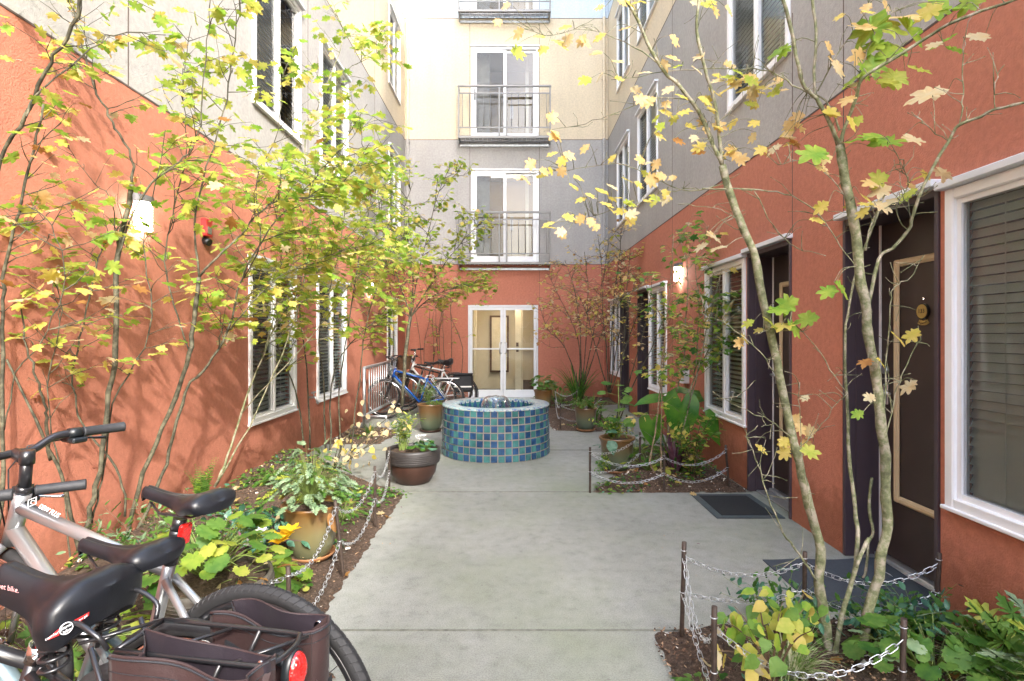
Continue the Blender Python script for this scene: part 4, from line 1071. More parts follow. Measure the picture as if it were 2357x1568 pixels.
T.finish('maple_tree', 'leftmost slim maple, its stem cut by the left picture edge', (P(-20, 1330, 2.66).x, 2.66, .12), GT)
# T1
T = Tree('bark_grey', LV, WY, .068)
A = Q([(172, 1340), (205, 1190), (221, 1121), (247, 941), (265, 803), (268, 602), (288, 500), (304, 427)], 2.95, 3.0); c = T.stem(A, .021, .013)
c = T.stem([A[-1]]+Q([(296, 345), (257, 283), (227, 221), (206, 170), (188, 108), (165, 10), (150, -80)], 3.0, 2.85), .011, .004); T.dress(c, .3, 1, 9, .3, .003, 3, 1, .8, OUT*.4)
c = T.stem([A[5]]+Q([(309, 484), (350, 422), (391, 391), (433, 355), (458, 304), (466, 206), (480, 60), (490, -60)], 3.0, 3.15), .010, .003); T.dress(c, .3, 1, 10, .3, .003, 3, 1, .8, OUT*.4)
c = T.stem([A[5]]+Q([(257, 463), (221, 427), (170, 360), (150, 330)], 2.98, 2.9), .005, .0015); T.dress(c, .3, 1, 4, .2, .002, 2, 0, .6)
c = T.stem(Q([(187, 1330), (215, 1180), (240, 1080), (262, 930), (330, 800), (350, 700), (330, 560), (360, 420), (380, 300)], 2.98, 3.1), .011, .002); T.dress(c, .4, 1, 10, .32, .0028, 3, 1, .75, OUT*.3)
c = T.stem(Q([(165, 1330), (150, 1150), (120, 1000), (112, 860), (140, 740), (130, 640)], 2.9, 2.75), .009, .002); T.dress(c, .45, 1, 8, .3, .0028, 3, 1, .85, OUT*.3)
T.finish('maple_tree', 'dark-barked slim maple rising past the lit wall lamp on the left', (P(172, 1340, 2.95).x, 2.95, .13), GT)
# T2: the big clump
T = Tree('bark_grey', LV, WG, .078); T.more = 1.8
A = Q([(280, 1265), (329, 1090), (391, 951), (437, 812), (443, 772), (458, 638)], 3.28, 3.35); T.stem(A, .020, .013)
c = T.stem([A[-1]]+Q([(448, 515), (466, 422), (515, 257), (530, 170), (545, 60), (560, -60)], 3.35, 3.45), .011, .003); T.dress(c, .2, 1, 12, .34, .003, 3, 1, .9, OUT*.6)
c = T.stem([A[-1]]+Q([(515, 577), (556, 540), (600, 489), (641, 463), (708, 453), (770, 432), (811, 396), (850, 330)], 3.35, 4.1), .012, .003); T.dress(c, .25, 1, 18, .42, .0032, 4, 2, 1)
A2 = Q([(298, 1260), (350, 1150), (390, 1040), (427, 900), (480, 840), (525, 760), (560, 640), (620, 530), (700, 440), (790, 330), (845, 240)], 3.36, 4.3); c = T.stem(A2, .022, .003); T.dress(c, .45, 1, 20, .46, .0034, 4, 2, 1, OUT*.2)
c = T.stem([A2[5]]+Q([(560, 720), (640, 640), (720, 600), (800, 575), (860, 560)], 3.7, 4.2), .009, .002); T.dress(c, .2, 1, 13, .4, .003, 4, 2, 1)
c = T.stem(Q([(288, 1190), (278, 1095), (221, 1018), (180, 956), (170, 863), (185, 780), (215, 640), (240, 560), (300, 500)], 3.2, 3.0), .012, .003); T.dress(c, .45, 1, 10, .32, .003, 3, 1, .85, OUT*.4)
c = T.stem([A[3]]+Q([(400, 700), (380, 600), (400, 480), (430, 330), (420, 200), (440, 60)], 3.3, 3.4), .009, .002); T.dress(c, .3, 1, 14, .34, .003, 3, 1, .9, OUT*.5)
c = T.stem([A2[6]]+Q([(600, 560), (590, 420), (640, 300), (650, 180), (690, 90)], 3.6, 3.9), .008, .002); T.dress(c, .3, 1, 9, .32, .003, 3, 1, .8, OUT*.3)
T.finish('maple_tree', 'largest multi-stemmed green maple before the sunlit terracotta wall', (P(285, 1262, 3.3).x, 3.3, .2), GT)
# T3
T = Tree('bark_green', LV, WG, .082); T.more = 1.75
A = Q([(494, 1122), (525, 1051), (556, 951), (605, 817), (640, 740), (700, 660), (760, 590), (830, 510), (900, 400)], 4.4, 4.9); c = T.stem(A, .019, .003); T.dress(c, .4, 1, 18, .48, .0034, 4, 2, .9, OUT*.4)
c = T.stem([A[2]]+Q([(640, 860), (730, 760), (810, 650), (880, 600), (950, 600)], 4.5, 5.0), .009, .002); T.dress(c, .35, 1, 11, .46, .003, 4, 2, .85)
c = T.stem(Q([(496, 1118), (600, 930), (690, 700), (715, 500), (700, 350), (735, 240), (790, 90), (765, 20)], 4.4, 5.1), .012, .003); T.dress(c, .4, 1, 14, .36, .003, 3, 1, .8, OUT*.3)
c = T.stem(Q([(735, 300), (790, 170), (868, 124), (900, 60)], 5.0, 5.2), .005, .0015); T.dress(c, .2, 1, 7, .3, .003, 4, 1, 1)
c = T.stem([A[3]]+Q([(640, 660), (600, 560), (640, 430), (690, 330)], 4.6, 4.7), .008, .002); T.dress(c, .3, 1, 12, .4, .003, 4, 1, 1, OUT*.3)
c = T.stem([A[4]]+Q([(600, 700), (560, 690), (620, 640), (560, 600)], 4.6, 4.3), .005, .002); T.dress(c, .3, 1, 7, .35, .003, 4, 1, 1)
T.finish('maple_tree', 'green-stemmed maple leaning out in front of the nearest left window', (P(494, 1122, 4.4).x, 4.4, .24), GT)
# T4
T = Tree('bark_grey', LV, WG, .078); T.more = 1.8
for pts, e in (([(713, 1035), (705, 850), (690, 700), (700, 560), (690, 470)], 5.9), ([(749, 1035), (745, 880), (735, 760), (765, 640), (790, 520), (800, 420)], 6.0), ([(785, 1048), (780, 900), (800, 760), (822, 620), (850, 480), (870, 390)], 6.2), ([(806, 1069), (815, 960), (830, 850), (840, 760), (875, 640), (915, 540)], 6.3), ([(760, 1040), (770, 850), (850, 750), (930, 700)], 6.5), ([(700, 1030), (680, 900), (640, 800), (650, 700)], 5.6)):
    c = T.stem(Q(pts, 5.8, e), .016, .004); T.dress(c, .50, 1, 11, .46, .0036, 4, 2, .8, OUT*.3)
T.finish('maple_tree', 'dense clump of grey maple stems between the two left windows', (P(755, 1040, 5.8).x, 5.8, .18), GT)
# T5
T = Tree('bark_grey', LV, WG, .082, sides=6); T.more = 1.75
A = Q([(925, 935), (935, 793), (945, 730)], 8.7, 8.9); T.stem(A, .042, .03)
for pts, e in (([(915, 640), (890, 560), (870, 450), (880, 380)], 9.2), ([(960, 640), (985, 540), (1010, 440), (1035, 385)], 9.2), ([(1000, 640), (1060, 560), (1110, 510)], 9.4), ([(985, 690), (1050, 660), (1120, 655)], 9.0), ([(900, 700), (850, 640), (800, 600)], 8.7), ([(950, 620), (930, 500), (950, 420)], 9.4)):
    c = T.stem([A[-1]]+Q(pts, 8.95, e), .020, .004); T.dress(c, .2, 1, 15, .62, .0055, 5, 2, 1)
T.finish('maple_tree', 'single-trunked green maple in front of the bike parking at the back', (P(925, 935, 8.7).x, 8.7, 0), GT)
# T6: thin young stems in the rear left corner
T = Tree('bark_grey', LV, WY, .075, sides=5)
for i in range(9):
    x = random.uniform(950, 1060); c = T.stem(Q([(x, 905), (x+random.uniform(-10, 10), 800), (x+random.uniform(-25, 25), 720), (x+random.uniform(-40, 40), 650)], 12.0, 12.0), .014, .004); T.dress(c, .3, 1, 4, .35, .004, 3, 0, .8)
T.finish('maple_tree', 'thin bare young maple stems in the rear left corner', (P(1000, 905, 12).x, 12.0, .0), GT)
# right side, rear
GR = 'small autumn maples of the right-hand beds'
T = Tree('bark_grey', LV, WO, .072, proto='maple5', sides=5)
for pts in ([(1335, 890), (1330, 780), (1290, 690), (1260, 630)], [(1338, 890), (1335, 760), (1320, 660), (1300, 600)], [(1340, 890), (1350, 760), (1352, 650), (1345, 580)], [(1342, 890), (1365, 770), (1385, 650), (1375, 540)], [(1332, 890), (1300, 800), (1262, 760), (1240, 700)], [(1345, 885), (1380, 780), (1420, 690), (1430, 600)]):
    c = T.stem(Q(pts, 11.0, 10.8), .018, .005); T.dress(c, .35, 1, 13, .55, .005, 4, 2, .72)
T.finish('maple_tree', 'sparse orange-leaved maple to the right of the double door', (P(1338, 890, 11).x, 11.0, .03), GR)
T = Tree('bark_grey', LV, WO, .072, proto='maple5', sides=5)
for pts in ([(1400, 905), (1395, 800), (1385, 690), (1400, 560)], [(1403, 905), (1420, 790), (1440, 680), (1450, 570)], [(1405, 905), (1440, 800), (1475, 690), (1490, 570)], [(1400, 905), (1370, 800), (1350, 720), (1320, 660)], [(1402, 905), (1410, 720), (1425, 600), (1430, 520)]):
    c = T.stem(Q(pts, 9.6, 9.4), .018, .005); T.dress(c, .35, 1, 12, .55, .005, 4, 2, .7)
T.finish('maple_tree', 'sparse pale-leaved maple in front of the far right doors', (P(1402, 905, 9.6).x, 9.6, .03), GR)
T = Tree('bark_grey', LV, WO, .065, proto='maple5', sides=6)
for pts in ([(1420, 970), (1447, 882), (1470, 800), (1492, 720), (1500, 640)], [(1424, 970), (1455, 890), (1500, 800), (1530, 720)], [(1418, 970), (1430, 850), (1440, 740), (1460, 650)]):
    c = T.stem(Q(pts, 7.8, 7.6), .016, .004); T.dress(c, .4, 1, 8, .45, .004, 3, 1, .4)
T.finish('maple_tree', 'nearly leafless dark-stemmed maple between the right-hand doors', (P(1420, 970, 7.8).x, 7.8, .03), GR)
# right, middle: pale climbing stems with lobed leaves
WR = {'leaf_green': 2.5, 'leaf_deep': 2, 'leaf_fresh': 2.6, 'leaf_lime': 1.2, 'leaf_yellow': 1.1, 'leaf_orange': .6, 'leaf_pale': .35}
LR = ['leaf_green', 'leaf_deep', 'leaf_fresh', 'leaf_lime', 'leaf_yellow', 'leaf_orange', 'leaf_pale']
T = Tree('bark_pale', LR, WR, .078, proto='maple5')
A = Q([(1520, 1112), (1515, 1102), (1496, 1070), (1498, 1049), (1507, 998), (1517, 911), (1523, 841), (1535, 720), (1545, 620), (1550, 540)], 5.35, 5.5); c = T.stem(A, .018, .004); T.dress(c, .5, 1, 12, .36, .003, 3, 1, .85)
c = T.stem(Q([(1521, 1105), (1521, 1026), (1523, 893), (1530, 760), (1500, 690), (1480, 640)], 5.4, 5.6), .014, .003); T.dress(c, .5, 1, 9, .36, .003, 3, 1, .85)
T.finish('maple_tree', 'thin pale-barked maple with crooked foot in the middle right bed', (P(1518, 1110, 5.35).x, 5.35, .06), GR)
T = Tree('bark_green', LR, WR, .080, proto='maple5')
for pts, e in (([(1531, 1060), (1542, 948), (1558, 893), (1572, 840), (1578, 740), (1582, 620), (1560, 530)], 5.9), ([(1574, 1000), (1591, 895), (1601, 841), (1608, 700), (1600, 600), (1630, 520)], 6.0), ([(1550, 1040), (1585, 900), (1640, 780), (1650, 680)], 5.9), ([(1560, 1030), (1600, 880), (1625, 760), (1660, 620)], 5.5)):
    c = T.stem(Q(pts, 5.75, e), .015, .003); T.dress(c, .38, 1, 15, .42, .003, 4, 1, .9)
T.finish('maple_tree', 'green-stemmed maple with mixed green and gold leaves by the right window', (P(1545, 1060, 5.75).x, 5.75, .06), GR)

# ---------------------------------------------------------------- the foreground tree on the right, branch by branch
T = Tree('bark_green', LR+['leaf_brown'], WO, .085, sides=10); T.thin = .60
RA = Q([(1914, 1535), (1904, 1471), (1896, 1404), (1883, 1342), (1888, 1265), (1868, 1188), (1852, 1121), (1832, 1039), (1816, 977), (1793, 864), (1775, 771), (1754, 685), (1734, 582), (1703, 510), (1677, 438), (1662, 381)], 2.50, 2.62); T.stem(RA, .036, .017, 3, .0015)
LA = [RA[-1]]+Q([(1643, 340), (1623, 288), (1597, 242), (1561, 196), (1525, 160), (1489, 98), (1468, 46), (1442, 0), (1420, -60)], 2.62, 2.7); T.stem(LA, .0155, .007, 3, .0015)
LB = [RA[-1]]+Q([(1657, 330), (1648, 257), (1628, 180), (1612, 118), (1602, 51), (1607, 0), (1600, -70)], 2.62, 2.55); T.stem(LB, .013, .007, 3, .0015)
RM = Q([(1922, 1538), (1924, 1481), (1945, 1388), (1970, 1306), (1973, 1224), (1970, 1193), (1960, 1111), (1952, 1018), (1950, 941), (1945, 864), (1945, 761), (1950, 721), (1971, 618), (2012, 515), (2040, 440)], 2.46, 2.7); T.stem(RM, .021, .004, 3, .0015)
T.stem(Q([(1985, 1330), (1994, 1306), (1996, 1250), (2009, 1224), (1999, 1172), (2006, 1100)], 2.50), .010, .007, 3, .001)
T.stem(Q([(1970, 1306), (1985, 1270), (2000, 1240)], 2.46, 2.5), .012, .009, 3, .001)
RB = Q([(1966, 1535), (1986, 1471), (2001, 1394), (2022, 1327), (2027, 1280), (2043, 1213), (2037, 1147), (2037, 1049), (2027, 977), (2022, 905), (2012, 843), (1996, 761), (1994, 721), (1976, 618), (1971, 541), (1955, 464), (1940, 386), (1932, 335)], 2.44, 2.42); T.stem(RB, .036, .019, 3, .0015)
LC = [RB[-1]]+Q([(1904, 273), (1878, 227), (1852, 201), (1837, 155), (1821, 67), (1801, 0), (1790, -60)], 2.42, 2.35); T.stem(LC, .014, .007, 3, .0015)
T.stem(Q([(1945, 420), (1925, 330), (1893, 250), (1873, 201), (1878, 77), (1868, 0), (1865, -50)], 2.45, 2.45), .011, .006, 3, .0012)
LD = [RB[-1]]+Q([(1950, 278), (1971, 222), (1986, 180), (2058, 134), (2131, 88), (2182, 57), (2259, 26), (2337, 0), (2400, -30)], 2.42, 2.0); T.stem(LD, .013, .005, 3, .0012)
LE = [RB[12]]+Q([(2022, 598), (2053, 572), (2089, 531), (2100, 495), (2125, 428), (2182, 325), (2208, 288), (2259, 268), (2290, 252), (2356, 237), (2420, 220)], 2.42, 2.1); T.stem(LE, .012, .005, 3, .0012)
SB = []
def sb(pts, d0, d1, r=.005, start=None):
    q = ([start] if start is not None else [])+Q(pts, d0, d1); c = T.stem(q, r, .0016, 4, .003); SB.append(c); return c
sb([(2208, 283), (2216, 216), (2213, 139), (2221, 93)], 2.2, 2.15); sb([(1991, 577), (2012, 495), (2038, 479), (2125, 438)], 2.4, 2.35, .008); sb([(1932, 300), (1900, 235), (1842, 206), (1770, 165), (1692, 160), (1615, 160), (1530, 165), (1406, 185)], 2.42, 2.75, .008)
sb([(1520, 150), (1509, 144), (1437, 98), (1345, 69), (1252, 80), (1170, 46)], 2.68, 2.9, .006); sb([(1597, 232), (1504, 226), (1432, 255), (1365, 280), (1293, 296)], 2.66, 2.85, .004); sb([(1664, 422), (1587, 440), (1504, 412), (1432, 378), (1365, 383), (1293, 396)], 2.62, 2.8, .005)
sb([(1600, 436), (1556, 437), (1468, 468), (1406, 484), (1324, 515)], 2.62, 2.75, .004); sb([(1615, 435), (1744, 438), (1821, 451), (1883, 495), (1924, 551), (1971, 623)], 2.62, 2.42, .007)
sb([(1826, 1013), (1785, 977), (1734, 951), (1667, 920), (1640, 900)], 2.55, 2.5); sb([(1785, 864), (1754, 817), (1718, 781), (1660, 740), (1615, 720)], 2.56, 2.5); sb([(1878, 1337), (1842, 1280), (1811, 1239), (1790, 1198), (1760, 1121), (1744, 1069), (1718, 1008), (1713, 982)], 2.5, 2.45, .009)
sb([(2037, 1008), (2063, 905), (2079, 853), (2110, 790), (2120, 781)], 2.43, 2.4); sb([(2030, 990), (2043, 799), (2051, 685), (2069, 654), (2095, 639), (2125, 587)], 2.43, 2.4, .006); sb([(1880, 210), (1930, 120), (1990, 30), (2010, -40)], 2.44, 2.4, .006); sb([(1971, 222), (1985, 150), (2015, 80), (2060, 20)], 2.4, 2.3)
sb([(1832, 1039), (1880, 990), (1925, 930), (1950, 905)], 2.55, 2.6, .003); sb([(1868, 1188), (1850, 1080), (1838, 960), (1840, 880)], 2.5, 2.52, .003); sb([(1703, 510), (1640, 480), (1560, 470)], 2.6, 2.7, .003); sb([(1945, 900), (1900, 830), (1850, 770), (1780, 760), (1740, 770)], 2.55, 2.5, .004)
sb([(2089, 531), (2060, 480), (2090, 420), (2060, 350)], 2.4, 2.35, .004); sb([(2182, 325), (2130, 290), (2110, 270)], 2.2, 2.2, .003); sb([(2290, 252), (2290, 190), (2310, 150)], 2.1, 2.1, .003); sb([(1955, 464), (1900, 400), (1850, 370), (1790, 380)], 2.42, 2.5, .004); sb([(1735, 440), (1780, 520), (1830, 570), (1900, 590)], 2.56, 2.5, .004)
# bare side twigs with buds
for c in SB+[crom(x, 3) for x in (LA, LB, LC, LD, LE, RA[8:], RB[9:], RM[7:])]:
    for i in range(max(2, int(len(c)*.42))):
        p = random.choice(c[1:]); d = rv(1); d.y *= .5; d.z = abs(d.z)*.8
        k = random.randint(2, 4); q = Vector(p); pts = [q]; ln = random.uniform(.03, .16)
        for j in range(k): d = (d.normalized()+rv(.25)).normalized(); q = q+d*ln/k; pts.append(q)
        T.b.tube(pts, [lerp(.0021, .0010, j/k) for j in range(k+1)], 4, 1)
        T.b.tube([pts[-1], pts[-1]+d*.007], [.0022, .0010], 5, 1)
        if random.random() < .5 and k > 2:
            d2 = (d+rv(.7)).normalized(); T.b.tube([pts[1], pts[1]+d2*ln*.5, pts[1]+d2*ln*.6], [.0015, .001, .0018], 4, 1)
def lf(x, y, d, px, mat, n=1, spread=.02):
    for i in range(n):
        p = P(x, y, d)+(rv(spread) if n > 1 else Vector((0, 0, 0)))
        tip = Vector((random.choice((-1, 1))*random.uniform(.5, 1), random.uniform(-.5, .5), random.uniform(-.8, .15)))
        nr = Vector((random.gauss(0, .4), -random.uniform(.1, 1.1), 1)) if mat != 'leaf_orange' else Vector((random.gauss(0, .5), -1, random.uniform(.1, .9)))
        bs = p-tip.normalized()*px/F*d*.5; nb = min(T.pts, key=lambda k_: (k_-bs).length_squared)
        if (nb-bs).length < .45: T.b.tube(crom([nb, nb.lerp(bs, .55)+Vector((0, 0, .025))+rv(.006), bs], 4), [.0022, .0020, .0018, .0016, .0015, .0013, .0012, .0011, .0010], 5, 1, cap=False)
        T.L.add('maple', bs, tip, nr.normalized(), px/F*d*random.uniform(.85, 1.1), mat if random.random() < .75 else pick(WO if mat != 'leaf_fresh' else {'leaf_fresh': 1, 'leaf_lime': 1}))
O, Y, PA, GF, LI = 'leaf_orange', 'leaf_yellow', 'leaf_pale', 'leaf_fresh', 'leaf_lime'
for a in [(1155, 45, O), (1170, 90, Y), (1200, 98, O), (1262, 95, Y), (1285, 100, Y), (1318, 95, O), (1365, 105, O), (1400, 20, O), (1437, 66, O), (1450, 10, Y), (1480, 5, Y), (1535, 150, O), (1590, 135, PA), (1380, 175, Y), (1345, 185, LI), (1425, 172, O), (1500, 195, PA), (1488, 203, O), (1275, 300, O), (1282, 312, O), (1268, 355, Y), (1305, 355, O), (1220, 378, O), (1225, 410, Y), (1255, 395, O), (1282, 382, O), (1340, 432, Y), (1360, 450, Y), (1385, 440, PA), (1410, 430, PA), (1425, 455, Y), (1395, 470, Y), (1445, 465, LI), (1310, 500, Y), (1290, 512, O), (1275, 515, Y), (1335, 505, O), (1365, 500, O), (1400, 490, Y), (1430, 495, O), (1460, 500, LI), (1480, 380, O), (1440, 410, Y), (1470, 425, Y), (1500, 415, O), (1480, 440, LI), (1520, 405, O), (1545, 410, O), (1530, 460, Y), (1505, 455, LI), (1550, 455, Y), (1560, 262, Y), (1580, 265, O), (1520, 275, LI), (1550, 290, LI), (1590, 290, Y), (1530, 300, Y), (1640, 255, Y), (1620, 330, PA), (1600, 345, O), (1655, 290, O), (1670, 300, Y), (1690, 170, O), (1660, 165, Y), (1650, 185, Y), (1700, 190, LI), (1720, 200, O), (1680, 205, Y), (1750, 200, Y), (1790, 195, O), (1770, 240, LI), (1735, 210, Y), (1640, 225, Y), (1780, 345, PA), (1750, 345, Y), (1730, 320, O), (1810, 310, O), (1840, 300, O), (1700, 350, Y), (1690, 360, O), (1830, 330, Y), (1800, 330, Y), (1880, 380, O), (1895, 390, PA), (1635, 540, O), (1630, 560, PA), (1920, 130, O), (1975, 130, O), (1930, 40, Y), (1960, 35, Y), (1990, 20, O), (2040, 15, O), (2020, 10, Y), (1650, 20, Y), (1680, 25, O), (1600, 15, LI), (1640, 5, Y), (1950, 210, PA), (1925, 275, Y), (1970, 280, PA), (2030, 430, O), (2025, 460, PA), (2030, 475, PA), (2000, 460, Y), (1985, 480, Y), (2080, 420, LI), (2100, 430, LI), (2110, 410, Y), (2130, 405, Y), (2170, 400, PA), (1870, 510, Y), (1745, 760, Y), (1720, 745, LI), (1715, 780, O), (1700, 790, O), (1990, 835, Y), (2030, 835, Y), (1850, 918, PA), (2000, 915, PA), (1840, 1000, O), (1835, 1005, O), (1755, 1035, Y), (1790, 1030, Y), (1850, 1030, LI), (2098, 772, Y), (2066, 778, Y)]:
    big = 1.0+.18*(a[0] > 1900)
    lf(a[0], a[1], 2.62-.25*(a[0] > 1850), random.uniform(27, 44)*big*(.9 if a[0] < 1560 else 1), a[2], (1 if a[0] > 1950 and a[1] > 600 else random.choice((1, 2, 3))), .035)
for a in [(2000, 70, 120), (2040, 60, 110), (2075, 40, 100), (2100, 65, 110), (2150, 20, 95), (2190, 15, 90), (2050, 115, 90), (2010, 105, 85), (2130, 30, 90), (1985, 60, 90), (2120, 160, 80), (2170, 95, 80), (2230, 10, 80), (2010, 150, 80), (1990, 165, 70), (1980, 320, 95), (2040, 325, 100), (2005, 315, 80), (1870, 355, 105), (1960, 185, 70), (2060, 180, 75), (2200, 115, 60), (1800, 120, 60), (1790, 118, 70), (1940, 665, 70), (1905, 670, 60), (1790, 715, 75), (1810, 700, 70), (1800, 750, 80), (1850, 735, 80), (1830, 760, 75), (1775, 745, 70), (2090, 890, 55), (1970, 955, 45), (1870, 1040, 70), (2040, 190, 60)]:
    lf(a[0], a[1], 2.35 if a[0] > 1850 else 2.5, a[2]*.80, 'leaf_green' if random.random() < .7 else LI)
for a in [(2130, 218, 110), (2250, 85, 70), (2100, 320, 70), (2145, 105, 60)]: lf(a[0], a[1], 2.25, a[2]*.8, PA)
T.finish('maple_tree', 'foreground maple with three mottled trunks before the nearest right door', (P(1940, 1530, 2.47).x, 2.47, .05), None)
# ---------------------------------------------------------------- bed and pot plants
pm('stem_green', (.16, .22, .05), .6); pm('stem_brown', (.13, .08, .045), .8); pm('stem_pink', (.17, .08, .11), .5)
def top(k): x, y, z, r, h = PTS[k]; return Vector((x, y, z+h*.92))
class Plant:
    def __init__(s, stem='stem_green'): s.b = MB(); s.L = Leaves(); s.stem = stem; s.lv = []
    def use(s, w):
        for m in w:
            if m not in s.lv: s.lv.append(m)
        return pick(w)
    def rosette(s, base, proto, size, n, h, spread, w, r=.002, tilt=.5, az=None, start=.02, low=.25, tz=0):
        """stalks arching out of one point, a leaf at each end"""
        base = Vector(base)
        for i in range(n):
            a = (2.4*i+random.uniform(-.4, .4)) if az is None else random.uniform(*az); f = math.sqrt(random.uniform(low*low, 1))
            o = Vector((math.cos(a), math.sin(a), 0)); e = base+o*spread*f+Vector((0, 0, h*(1.12-.75*f**2)*random.uniform(.75, 1.12)))
            p0 = base+o*start*random.random(); mid = p0.lerp(e, .55)+Vector((0, 0, h*.22*f))
            s.b.tube(crom([p0, mid, e], 3), [r, r, r*.9, r*.8, r*.8, r*.7, r*.6], 4, cap=False)
            tip = (o*(.4+f)+Vector((0, 0, random.uniform(-.4, .5)-f*.3+tz)))+rv(.15)
            nr = Vector((0, 0, 1))+o*tilt*f*.6+rv(.22)
            if nr.cross(tip).length < .2: nr += Vector((.3, .1, .3))
            s.L.add(proto, e, tip, nr, size*random.uniform(.65, 1.2), s.use(w))
    def stems(s, base, proto, size, n, h, spread, w, per=10, r=.0025, az=None, droop=0, pair=True, f0=.2, lay=.4):
        """leafy stems"""
        base = Vector(base)
        for i in range(n):
            a = 2*math.pi*i/n+random.uniform(-.5, .5) if az is None else random.uniform(*az); f = random.uniform(.3, 1); o = Vector((math.cos(a), math.sin(a), 0))
            e = base+o*spread*f+Vector((0, 0, h*random.uniform(.65, 1.1)*(1-droop*f))); mid = base.lerp(e, .5)+Vector((0, 0, h*.12+abs(h)*droop*.5*f))-o*spread*f*.12
            c = crom([base+rv(.008), mid, e], 5); s.b.tube(c, [lerp(r, r*.4, j/(len(c)-1)) for j in range(len(c))], 4, cap=False)
            for j in range(per):
                t = lerp(f0, 1, (j+.5)/per); p = c[min(len(c)-1, int(t*(len(c)-1)+.5))]; v = (c[-1]-c[0]).normalized()
                sd = v.cross(rv(1)).normalized()
                tip = sd+v*.5; nr = Vector((0, 0, 1))+rv(lay)
                s.L.add(proto, p+sd*.004, tip, nr, size*random.uniform(.6, 1.2), s.use(w))
    def tuft(s, base, n, ln, w, spread=.8, width=1.0, r=.03):
        base = Vector(base)
        for i in range(n):
            a = random.uniform(0, 6.28); o = Vector((math.cos(a), math.sin(a), 0)); f = random.uniform(.1, 1)**.7*spread
            p = base+o*r*random.random(); l = ln*random.uniform(.6, 1.1); k = 6; L_ = []; R_ = []; q = Vector(p); el = R(88)-f*R(38)
            sd = Vector((-o.y, o.x, 0)); m = s.use(w); wd = ln*.018*width*random.uniform(.7, 1.2)
            rows = []
            for j in range(k+1):
                t = j/k; ww = wd*(1-t**2.2)+.0004; rows.append([q-sd*ww+Vector((0, 0, ww*.4)), q, q+sd*ww+Vector((0, 0, ww*.4))])
                d = o*math.cos(el)+Vector((0, 0, math.sin(el))); q = q+d*l/k; el -= f*R(24)*(.4+t)
            s.bl = getattr(s, 'bl', {}); s.bl.setdefault(m, MB()).grid(rows, 0, True)
    def fern(s, base, n, ln, w, spread=.5, az=None):
        base = Vector(base)
        for i in range(n):
            a = 2*math.pi*i/n+random.uniform(-.3, .3) if az is None else random.uniform(*az); o = Vector((math.cos(a), math.sin(a), 0)); sd = Vector((-o.y, o.x, 0))
            l = ln*random.uniform(.75, 1.1); f = spread*random.uniform(.5, 1.1); pts = [base+o*f*l*t**1.6+Vector((0, 0, l*(t-.30*f*t*t))) for t in [j/16 for j in range(17)]]
            s.b.tube(pts, [.0022-.0016*j/16 for j in range(17)], 4, cap=False)
            for j in range(2, 17):
                t = j/16; d = (pts[j]-pts[j-1]).normalized(); z = l*.24*math.sin(math.pi*min(1, t*.8+.18))*(1.02-t*.6)
                for sg in (-1, 1): s.L.add('lance', pts[j], sd*sg+d*.45+Vector((0, 0, -.15)), d.cross(sd)*(-1)+o*.1, max(.012, z), s.use(w))
    def flower(s, p, mat, size=.02, n=5):
        for k in range(n):
            a = 2*math.pi*k/n; o = Vector((math.cos(a), math.sin(a), .8)); s.use({mat: 1}); s.L.add('oval', p, o, Vector((-math.cos(a), -math.sin(a), .8))+rv(.2), size, mat)
    def end(s, name, label, cat, base, group=None):
        t = thing(name, label, cat, base, group)
        if s.b.v: s.b.build('stems', s.stem, t)
        if s.L.d: s.L.build('leaves', s.lv, t)
        for i, (m, b) in enumerate(getattr(s, 'bl', {}).items()): b.build('blades', m, t)
        return t
SIL = {'leaf_silver': 4, 'leaf_fresh': 1, 'leaf_lime': .4}; FR = {'leaf_fresh': 4, 'leaf_deep': 2, 'leaf_lime': .6}; DK = {'leaf_deep': 3, 'leaf_teal': 3}; TE = {'leaf_teal': 4, 'leaf_deep': 1.2}
PY = {'leaf_yellow': 1, 'leaf_pale': 5, 'leaf_lime': .3}
# kale in the tan pot
b0 = top('P1'); p = Plant('stem_green')
p.rosette(b0, 'lacy', .085, 95, .24, .23, SIL, .0018, .3); p.rosette(b0+Vector((0, 0, .05)), 'lacy', .065, 90, .29, .21, SIL, .0014, .3)
p.rosette(b0, 'lacy', .08, 30, .12, .19, {'leaf_silver': 4, 'leaf_lime': 1, 'leaf_purple': .4}, .002); p.L.add('oval', b0+Vector((.15, -.12, .0)), Vector((.5, -.3, -.9)), Vector((.5, -.8, .4)), .12, p.use({'leaf_brown': 1})); p.L.add('oval', b0+Vector((-.15, -.11, .0)), Vector((-.3, -.3, -1)), Vector((-.5, -.8, .4)), .10, p.use({'leaf_pale': 1}))
p.end('kale_plant', 'large silvery frilled kale growing in the tan glazed pot', 'plant', b0)
b0 = top('P2'); p = Plant()
for dx in (-.10, -.13, -.07): p.stems(b0+Vector((dx, .0, 0)), 'lance', .055, 7, .36, .15, {'leaf_fresh': 2, 'leaf_lime': 2, 'leaf_silver': 1}, 16, .004, lay=.7)
p.end('feathery_plant', 'pale green feathery plant on left side of the dark bowl pot', 'plant', b0)
p = Plant(); q = b0+Vector((.11, -.06, 0)); p.rosette(q, 'round', .055, 34, .09, .13, DK, .0015)
for k in range(6): p.flower(q+Vector((random.uniform(-.07, .07), random.uniform(-.07, .03), random.uniform(.10, .16))), 'petal_white', .032)
p.end('cyclamen', 'white-flowered cyclamen on right side of the dark bowl pot', 'plant', q)
